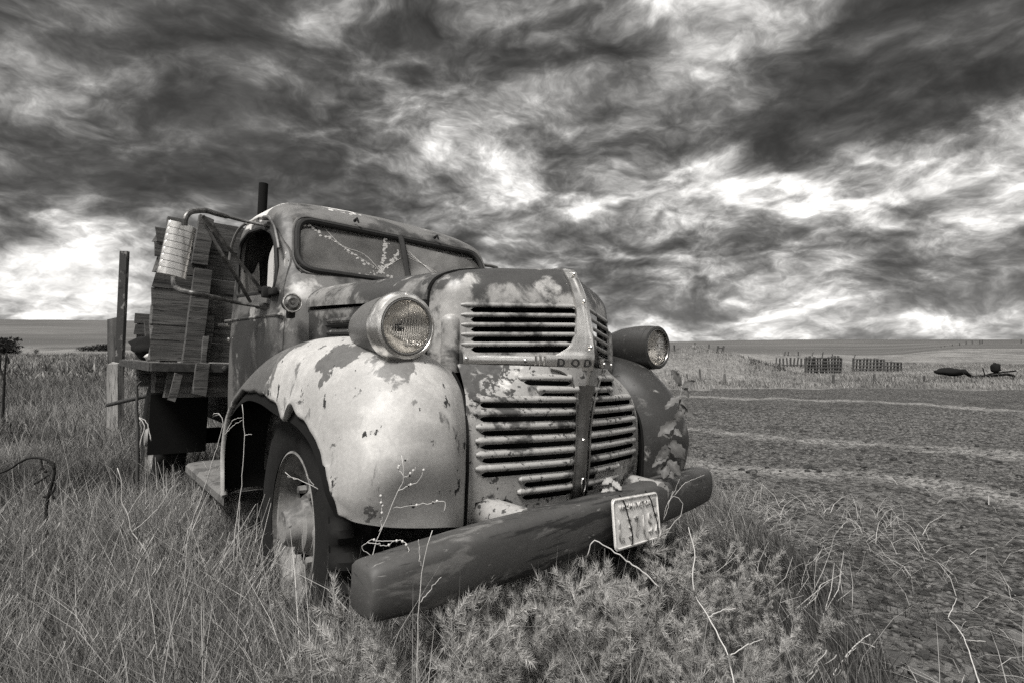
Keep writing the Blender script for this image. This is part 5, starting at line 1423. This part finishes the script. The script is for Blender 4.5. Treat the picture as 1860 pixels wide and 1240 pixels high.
for i, (px, py, D, sc) in enumerate(spots):
    x = (px - 930) / F_PX * D; top = EYE + (Y_HOR - py) / F_PX * D; zg = gh(x, D)
    o = new_obj("feathery_weed", FM[i % 5], None, None, False)
    Hm = (.42, .36, .46, .28, .40)[i % 5]; s = (top - zg) / (Hm * 1.05)
    o.location = (x, D, zg - .01); o.scale = (max(s, .5) * .95, max(s, .5) * .95, s); o.rotation_euler = (0, 0, RNG.uniform(0, 6.28))
    if px > 1100: lb, gr = "soft feathery green weed growing below the license plate end of the bumper", "feathery weeds by the plate"
    elif px < 400: lb, gr = "soft feathery weed alone in the tall grass away from the truck", "feathery weeds in the tall grass"
    elif px < 760: lb, gr = "small feathery weed at the tapered bumper end near the front wheel", "feathery weeds by the front wheel"
    else: lb, gr = "soft feathery green weed growing in front of the dark bumper", "feathery weeds before the bumper"
    tag(o, lb, "weed", gr)

# dry stalks -------------------------------------------------------------------
M_STALK = flat("dry stalk", .46, .8, 0, .25, 25)
M_STALK_D = flat("dark dry stalk", .022, .9, 0, .3, 25, spec=.1)
def stalk(name, label, paths, D, r=.0022, mat=None, root=None, group=None, cat="dry weed", seeds=0, seed=0):
    """dry weed: polylines given as photo pixels at distance D (D may be a list for the first path)"""
    rr = random.Random(seed); ms = []
    for i, pth in enumerate(paths):
        pts = [at(q[0], q[1], q[2] if len(q) > 2 else D) for q in pth]
        if i == 0 and root is not None:
            e = pts[-1] if pts[-1].z < pts[0].z else pts[0]
            g = Vector((e.x + root[0], e.y + root[1], gh(e.x + root[0], e.y + root[1]) - .01))
            pts = pts + [g] if e is pts[-1] else [g] + pts
        n = max(8, len(pts) * 4); L = curve_pts([tuple(p_) for p_ in pts], n)
        L = L + np.array([[rr.gauss(0, .0012) for _ in range(3)] for _ in range(n)])
        rr0 = r * (1.0 if i == 0 else .62)
        ms.append(tube(L, list(np.linspace(rr0 * 1.1, rr0 * .55, n)) if pts[0].z < pts[-1].z else list(np.linspace(rr0 * .55, rr0 * 1.1, n)), 5))
        if seeds and i > 0:
            for _ in range(seeds):
                q = L[rr.randint(n // 3, n - 1)]; ms.append(xf(lathe([(0, .004), (.003, .002), (.003, -.002), (0, -.004)], 6, 'Z'), Matrix.Translation(tuple(q))))
    me = joined(ms); c = Vector(np.mean([v.co for v in me.vertices], axis=0)); zmin = min(v.co.z for v in me.vertices); b0_ = min(me.vertices, key=lambda v: v.co.z).co.copy()
    me.transform(Matrix.Translation(-b0_)); o = new_obj(name, me, mat or M_STALK); o.location = b0_
    return tag(o, label, cat, group)
stalk("dry_stalk", "long pale dry stalk with a kink rising right of the license plate", [[(1250, 957, 1.75), (1262, 1000, 1.7), (1258, 1045, 1.62), (1261, 1075, 1.6), (1287, 1120, 1.52), (1323, 1193, 1.42), (1334, 1245, 1.36)], [(1323, 1193, 1.42), (1350, 1175, 1.42), (1385, 1160, 1.45)], [(1287, 1120, 1.52), (1310, 1108, 1.52), (1336, 1104, 1.52)]], 1.6, .0024, root=(0, 0), seed=1)
stalk("dry_stalk", "bent pale stalk lying across the feathery weeds below the license plate", [[(1195, 1065), (1176, 1043), (1150, 1025), (1120, 1003), (1076, 983), (1066, 1012)]], 1.45, .0022, root=None, seed=2)
stalk("dry_stalk", "thin forked twig standing before the tapered bumper end", [[(785, 962), (772, 1000), (766, 1030), (763, 1075), (761, 1115)], [(766, 1030), (762, 1005), (761, 979)], [(763, 1095), (790, 1060), (802, 1046)]], 1.12, .0016, root=(0, .02), seed=3)
stalk("dry_stalk", "branched seed stalk standing against the pale front fender", [[(676, 1010), (690, 965), (712, 920), (722, 893), (734, 866), (729, 826)], [(716, 921), (745, 918), (778, 915), (808, 912), (806, 930)], [(722, 893), (735, 885), (760, 872), (772, 850)], [(734, 866), (724, 850), (731, 838), (742, 832)], [(734, 866), (748, 858), (756, 848)], [(690, 965), (695, 930), (692, 900)], [(676, 1010), (658, 990), (668, 983), (700, 982), (735, 985), (743, 1000), (738, 1012)], [(668, 983), (700, 990), (718, 982)]], 1.30, .0016, root=(-.02, .05), seeds=4, seed=4)
stalk("dry_stalk", "pale hooked stalk arching across the front wheel disc", [[(519, 857), (540, 870), (570, 882), (592, 905), (597, 940), (585, 990), (572, 1030), (566, 1060)], [(540, 870), (522, 864)], [(570, 882), (556, 860)]], 1.72, .0019, root=(0, 0), seed=5)
stalk("dry_stalk", "pale stalk standing in the dark wheel arch behind the tyre", [[(440, 733), (444, 790), (441, 850), (436, 905), (428, 960)], [(440, 762), (420, 775), (408, 790)], [(440, 757), (425, 762), (412, 783)], [(444, 790), (458, 788)]], 2.05, .0022, root=(0, 0), seed=6)
stalk("dry_stalk", "long pale hooked stalk leaning in front of the running board", [[(398, 752), (384, 756), (392, 748), (403, 757), (397, 800), (385, 840), (370, 890), (352, 940), (335, 985)]], 2.2, .0024, root=(-.02, 0), seed=7)
stalk("dry_stalk", "twisted grey twig with side branches standing in tall grass", [[(212, 850), (222, 880), (220, 905), (232, 935), (240, 965), (262, 995)], [(232, 935), (250, 905), (262, 890)], [(240, 965), (275, 935), (300, 905), (315, 880)]], 2.1, .0026, root=(.03, 0), seed=8)
stalk("dry_stalk", "broken pale stalk bent over beside the truck bed sill", [[(249, 756), (262, 770), (256, 800), (253, 830)], [(249, 756), (262, 762), (275, 800)]], 3.4, .006, root=(0, 0), seed=9)
stalk("dry_stalk", "fine curled stem hanging over the right end of the bumper", [[(1205, 945), (1212, 915), (1225, 900), (1240, 912), (1236, 935), (1222, 950)], [(1225, 900), (1240, 880), (1262, 868), (1280, 862)], [(1212, 915), (1230, 880), (1235, 868)], [(1205, 945), (1218, 905), (1222, 890)]], 2.15, .0016, root=(0, 0), seed=10)
stalk("dry_stalk", "fallen dry branch on the dirt at the grass edge", [[(1505, 1240), (1530, 1200), (1560, 1165), (1582, 1150)], [(1530, 1200), (1555, 1175)], [(1560, 1165), (1590, 1175)]], 1.9, .003, seed=11)
stalk("dry_stalk", "thin dry stalk leaning over the bare dirt away from the bumper", [[(1780, 1240, 1.84), (1765, 1200, 1.95), (1752, 1160, 2.0), (1722, 1120, 2.1)], [(1752, 1160, 2.0), (1790, 1165, 2.0)], [(1722, 1120, 2.1), (1738, 1085, 2.15)]], 1.9, .0024, seed=12)
stalk("dead_dock_stalk", "dark dead dock stalk standing alone in the meadow", [[(12, 640), (8, 690), (6, 740), (5, 790)], [(12, 640), (16, 660)], [(8, 690), (0, 665), (2, 640)], [(6, 770), (16, 765), (18, 785)], [(5, 785), (30, 775), (32, 765), (35, 775)]], 6.4, .018, M_STALK_D, root=(0, 0), seed=13)
cd = [[(-10, 862), (20, 850), (45, 834), (75, 831), (92, 838), (98, 850), (96, 870), (88, 900)], [(75, 831), (78, 850), (84, 857)], [(98, 850), (94, 838), (86, 838)], [(96, 870), (92, 885), (98, 905)], [(88, 862), (74, 872), (62, 878)], [(96, 870), (100, 880), (94, 895), (80, 902)]]
stalk("dead_weed", "dark curled dead weed arching over the grass", cd, 2.5, .0085, M_STALK_D, root=(0, 0), seed=14)
stalk("dead_thistle", "dark dead thistle stem standing under the truck bed corner", [[(248, 683), (249, 720), (250, 755)], [(249, 690), (243, 684)], [(249, 700), (256, 692)], [(249, 712), (243, 706)]], 3.2, .012, M_WEED_D, root=(0, 0), seed=15)
# bundles of straight straw beside the wheel arch
def straw_clump(label, px, py, D, n, hpx, seed, lean):
    rr = random.Random(seed); b0_ = at(px, py, D); b0_.z = gh(b0_.x, b0_.y); ms = []
    for i in range(n):
        a = Vector((rr.gauss(0, .10), rr.gauss(0, .10), 0)); h = hpx / F_PX * D * rr.uniform(.55, 1.1)
        t = Vector((lean + rr.gauss(0, .38), rr.gauss(0, .25), 1)).normalized() * h
        mid = a + t * .5 + Vector((rr.gauss(0, .02), rr.gauss(0, .02), 0)); e = a + t + Vector((0, 0, -.05 * rr.random()))
        ms.append(tube([a, mid, e], [.0020, .0016, .0008], 4, False))
        if rr.random() < .55:
            f_ = mid.lerp(e, rr.uniform(.2, .7)); ms.append(tube([f_, f_ + (t * .22 + Vector((rr.gauss(0, .05), rr.gauss(0, .05), .01)))], [.0012, .0006], 4, False))
    o = new_obj("straw_clump", joined(ms), M_STALK); o.location = b0_
    tag(o, label, "dry weed")
straw_clump("tangled clump of pale straw stems beside the wheel arch opening", 430, 1020, 2.05, 70, 260, 1, .55)
straw_clump("sparse fan of pale straw stems in front of the tyre and hub", 480, 1050, 1.85, 34, 210, 2, .3)
straw_clump("leaning clump of straw stems under the truck bed stakes", 330, 850, 2.9, 40, 170, 3, .35)
straw_clump("thin straw clump beside the running board end", 385, 880, 2.5, 30, 150, 4, .3)
straw_clump("loose straw tuft at the bare dirt edge past the bumper", 1440, 1040, 2.4, 18, 120, 5, .3)
straw_clump("straw tuft standing below the grille between fender and bumper", 1085, 915, 2.2, 14, 80, 6, .6)

# broad-leaved weed climbing by the far fender ----------------------------------
M_LEAF = mat_leaf("broad leaf", .05, .15, .15, .5); M_LEAFP = mat_leaf("pale leaf", .22, .40, .2, .6)
def leaf_mesh(seed, L=.12, W=.075, curl=.5):
    rr = random.Random(seed); n, m = 9, 5; V = []
    for i in range(n):
        t = i / (n - 1); w = W * (math.sin(math.pi * min(1, t * .92 + .06)) ** .8) * (1 + (.22 if i % 2 else -.16)) * rr.uniform(.85, 1.15) * (1 - .25 * t)
        for j in range(m):
            s = (j / (m - 1) - .5)
            V.append((s * w, t * L, .012 * abs(s) * 2 - curl * L * t * t * .8 + rr.gauss(0, .02) * L + .12 * L * math.sin(t * 5 + seed) * s))
    F = [(i * m + j, i * m + j + 1, (i + 1) * m + j + 1, (i + 1) * m + j) for i in range(n - 1) for j in range(m - 1)]
    me = mesh(V, F); a = me.attributes.new("shade", 'FLOAT', 'POINT'); a.data.foreach_set('value', np.array([.5 + .35 * (abs((k % m) - 2) < .5) + rr.gauss(0, .08) for k in range(len(V))], np.float32)); return me
def leafy(name, label, stem_px, D, leaves, mat, r=.004, root=True):
    pts = [at(q[0], q[1], q[2] if len(q) > 2 else D) for q in stem_px]; g = Vector((pts[-1].x, pts[-1].y, gh(pts[-1].x, pts[-1].y)))
    t = thing(name, label, "weed", g)
    P_ = ([p_ - g for p_ in pts] + [Vector((0, 0, -.01))])
    new_obj("stem", tube(curve_pts([tuple(p_) for p_ in P_], 24), list(np.linspace(r * .6, r, 24)), 6), M_LEAFSTEM, t)
    for i, (bx_, by_, ex, ey, sz) in enumerate(leaves):
        b0_ = at(bx_, by_, D) - g; e = at(ex, ey, D - .03) - g; dv = (e - b0_); Lm = dv.length
        me = leaf_mesh(i + int(ex), .95, .62 * sz, random.Random(i).uniform(.1, .5))
        me.transform(Matrix.Scale(Lm, 4))
        yv = dv.normalized(); zv = (Vector((random.Random(i + 5).uniform(-.7, .5), -1, .55)) - yv * Vector((0, -1, .55)).dot(yv)).normalized(); xv = yv.cross(zv).normalized(); zv = xv.cross(yv)
        Mx = Matrix((xv, yv, zv)).transposed().to_4x4(); Mx.translation = b0_
        me.transform(Mx); new_obj("leaf", me, mat, t)
    return t
M_LEAFSTEM = flat("leaf stem", .22, .7)
leafy("broadleaf_weed", "tall broad-leaved weed standing beside the far dark fender", [(1240, 690), (1236, 720), (1228, 762), (1218, 800, 2.24), (1214, 835, 2.28), (1208, 872, 2.42)], 2.21,
      [(1236, 700, 1228, 672, .9), (1238, 702, 1262, 690, .8), (1240, 698, 1252, 720, .7), (1236, 718, 1206, 740, .6), (1232, 735, 1268, 760, .55), (1228, 762, 1196, 790, .7), (1226, 765, 1242, 742, .8), (1222, 778, 1240, 792, .8), (1220, 790, 1204, 788, .9), (1217, 800, 1248, 838, .85), (1216, 808, 1196, 836, .9), (1214, 822, 1184, 846, .6), (1212, 835, 1240, 862, .9), (1211, 842, 1204, 868, 1.1), (1209, 850, 1226, 870, .9), (1234, 726, 1252, 738, .6)], M_LEAF)
leafy("pale_weed", "small pale leafy weed growing behind the bumper at the grille base", [(1112, 868), (1108, 885, 2.08), (1102, 905, 2.15)], 2.0, [(1112, 868, 1096, 876, .8), (1110, 872, 1130, 888, .9), (1108, 880, 1116, 898, .8), (1108, 884, 1092, 893, .7)], M_LEAFP, .003)

# stones on the dirt track --------------------------------------------------------
def stone_mesh(seed):
    bm = bmesh.new(); bmesh.ops.create_icosphere(bm, subdivisions=1, radius=1.0); rr = random.Random(seed)
    for v in bm.verts:
        v.co *= 1 + .45 * mnoise.noise(v.co * 1.3 + Vector((seed * 3.1, 0, 0))); v.co.z *= .72; v.co.x *= 1.2
    me = bpy.data.meshes.new("m"); bm.to_mesh(me); bm.free(); return me
def mat_stone():
    m, k, b = new_mat("clod"); co = k.n('ShaderNodeTexCoord').outputs['Object']; rnd = k.n('ShaderNodeObjectInfo').outputs['Random']
    n = k.noise(co, 2.5, 7, .65).outputs[0]
    base = k.mixc(k.mr(rnd, .2, 1.0), G(.035), G(.20)); col = k.mixc(n, k.mixc(.5, base, G(.02)), base)
    link(k, col, b.inputs['Base Color']); b.inputs['Roughness'].default_value = .95
    bp = k.n('ShaderNodeBump', {'Height': n, 'Strength': .6, 'Distance': .25}); link(k, bp.outputs[0], b.inputs['Normal']); return m
M_STONE = mat_stone(); SM = [stone_mesh(i) for i in range(8)]
for q in SM: q.materials.append(M_STONE)
cnt = 0
while cnt < 300:
    px, py = RNG.uniform(1290, 1860), RNG.uniform(820, 1240) if cnt < 240 else RNG.uniform(770, 850)
    D = F_PX * EYE / (py - Y_HOR); x = (px - 930) / F_PX * D
    if dirt_mask(np.array([x]), np.array([D]))[0] < .4: continue
    s = RNG.uniform(.012, .030) * (1.9 if RNG.random() < .14 else 1)
    o = new_obj("stone", SM[cnt % 8], None, DIRT, False); o.location = (x, D, gh(x, D) + s * .12); o.rotation_euler = (RNG.normal(0, .2), RNG.normal(0, .2), RNG.uniform(0, 6.28)); o.scale = (s, s * RNG.uniform(.6, 1), s * RNG.uniform(.6, 1.1)); cnt += 1
# the countless small clods as one mass
N = 9000; x = RNG.uniform(.9, 9, N); y = RNG.uniform(1.5, 9.5, N) ; k = (np.abs(x) < 1.0 * y + .2) & (dirt_mask(x, y) > .5); x, y = x[k], y[k]
base_v = np.array([v.co for v in SM[0].vertices]); base_f = np.array([p_.vertices[:] for p_ in SM[0].polygons])
s = RNG.uniform(.004, .012, len(x)) * (1 + .12 * y); an = RNG.uniform(0, 6.28, len(x)); c_, s_ = np.cos(an), np.sin(an)
bv = np.stack([np.array([v.co for v in m_.vertices]) for m_ in SM])[RNG.integers(0, 8, len(x))]
vx = (bv[..., 0] * c_[:, None] - bv[..., 1] * s_[:, None]) * s[:, None] + x[:, None]; vy = (bv[..., 0] * s_[:, None] + bv[..., 1] * c_[:, None]) * s[:, None] + y[:, None]; vz = bv[..., 2] * s[:, None] + ground_h(x, y)[:, None]
me = fast_mesh(np.stack([vx, vy, vz], -1).reshape(-1, 3), (base_f[None] + (np.arange(len(x)) * len(base_v))[:, None, None]).ravel(), np.full(len(x) * len(base_f), 3))
gv = new_obj("gravel", me, flat("gravel", .10, .95, 0, .7, 6), DIRT, False); gv['kind'] = 'stuff'

# distant shrubs at the foot of the hill -------------------------------------------
M_SHRUB = mat_leaf("dark shrub", .010, .045, .1)
def shrub(label, px, py, D, rx, rz, n, seed, group=None):
    rr = np.random.default_rng(seed); x = (px - 930) / F_PX * D; zg = gh(x, D)
    t = thing("shrub", label, "shrub", (x, D, zg), 0, group)
    d_ = rr.normal(size=(n, 3)); d_ /= np.linalg.norm(d_, axis=1)[:, None]; rad_ = rr.random(n) ** .4
    lob_ = 1 + .35 * np.sin(d_[:, 0] * 7 + seed) * np.cos(d_[:, 2] * 5)
    c = d_ * (rad_ * lob_)[:, None] * np.array([rx, rx * .6, rz]) + np.array([0, 0, rz * .9]); c[:, 2] = np.abs(c[:, 2])
    sz = rz * .16; tri = c[:, None, :] + rr.normal(size=(n, 3, 3)) * sz
    me = fast_mesh(tri.reshape(-1, 3), np.arange(n * 3), np.full(n, 3)); a = me.attributes.new("shade", 'FLOAT', 'POINT'); a.data.foreach_set('value', np.repeat(np.clip(rr.normal(.4, .3, n), 0, 1), 3).astype(np.float32))
    new_obj("crown", me, M_SHRUB, t, False)
    new_obj("stem", tube([(0, 0, -.1), (.05 * rx, 0, rz)], [rz * .06, rz * .03], 6), M_WEED_D, t)
shrub("rounded dark shrub at the foot of the left hill, beside the dock stalk", 8, 636, 85, 2.2, 1.4, 900, 1)
shrub("low dark shrub tailing off from the rounded shrub at the hill foot", 28, 637, 85, .9, .5, 300, 2)
for i, px in enumerate((150, 160, 171, 182, 193)):
    shrub("low dark shrub in the hedge at the hill foot behind the gate post", px, 638, 100, 1.1, .45 + .08 * i, 350, 10 + i, "hedge shrubs at the hill foot")
shrub("single small dark shrub in the open meadow below the hill", 66, 640, 90, .5, .35, 200, 30)
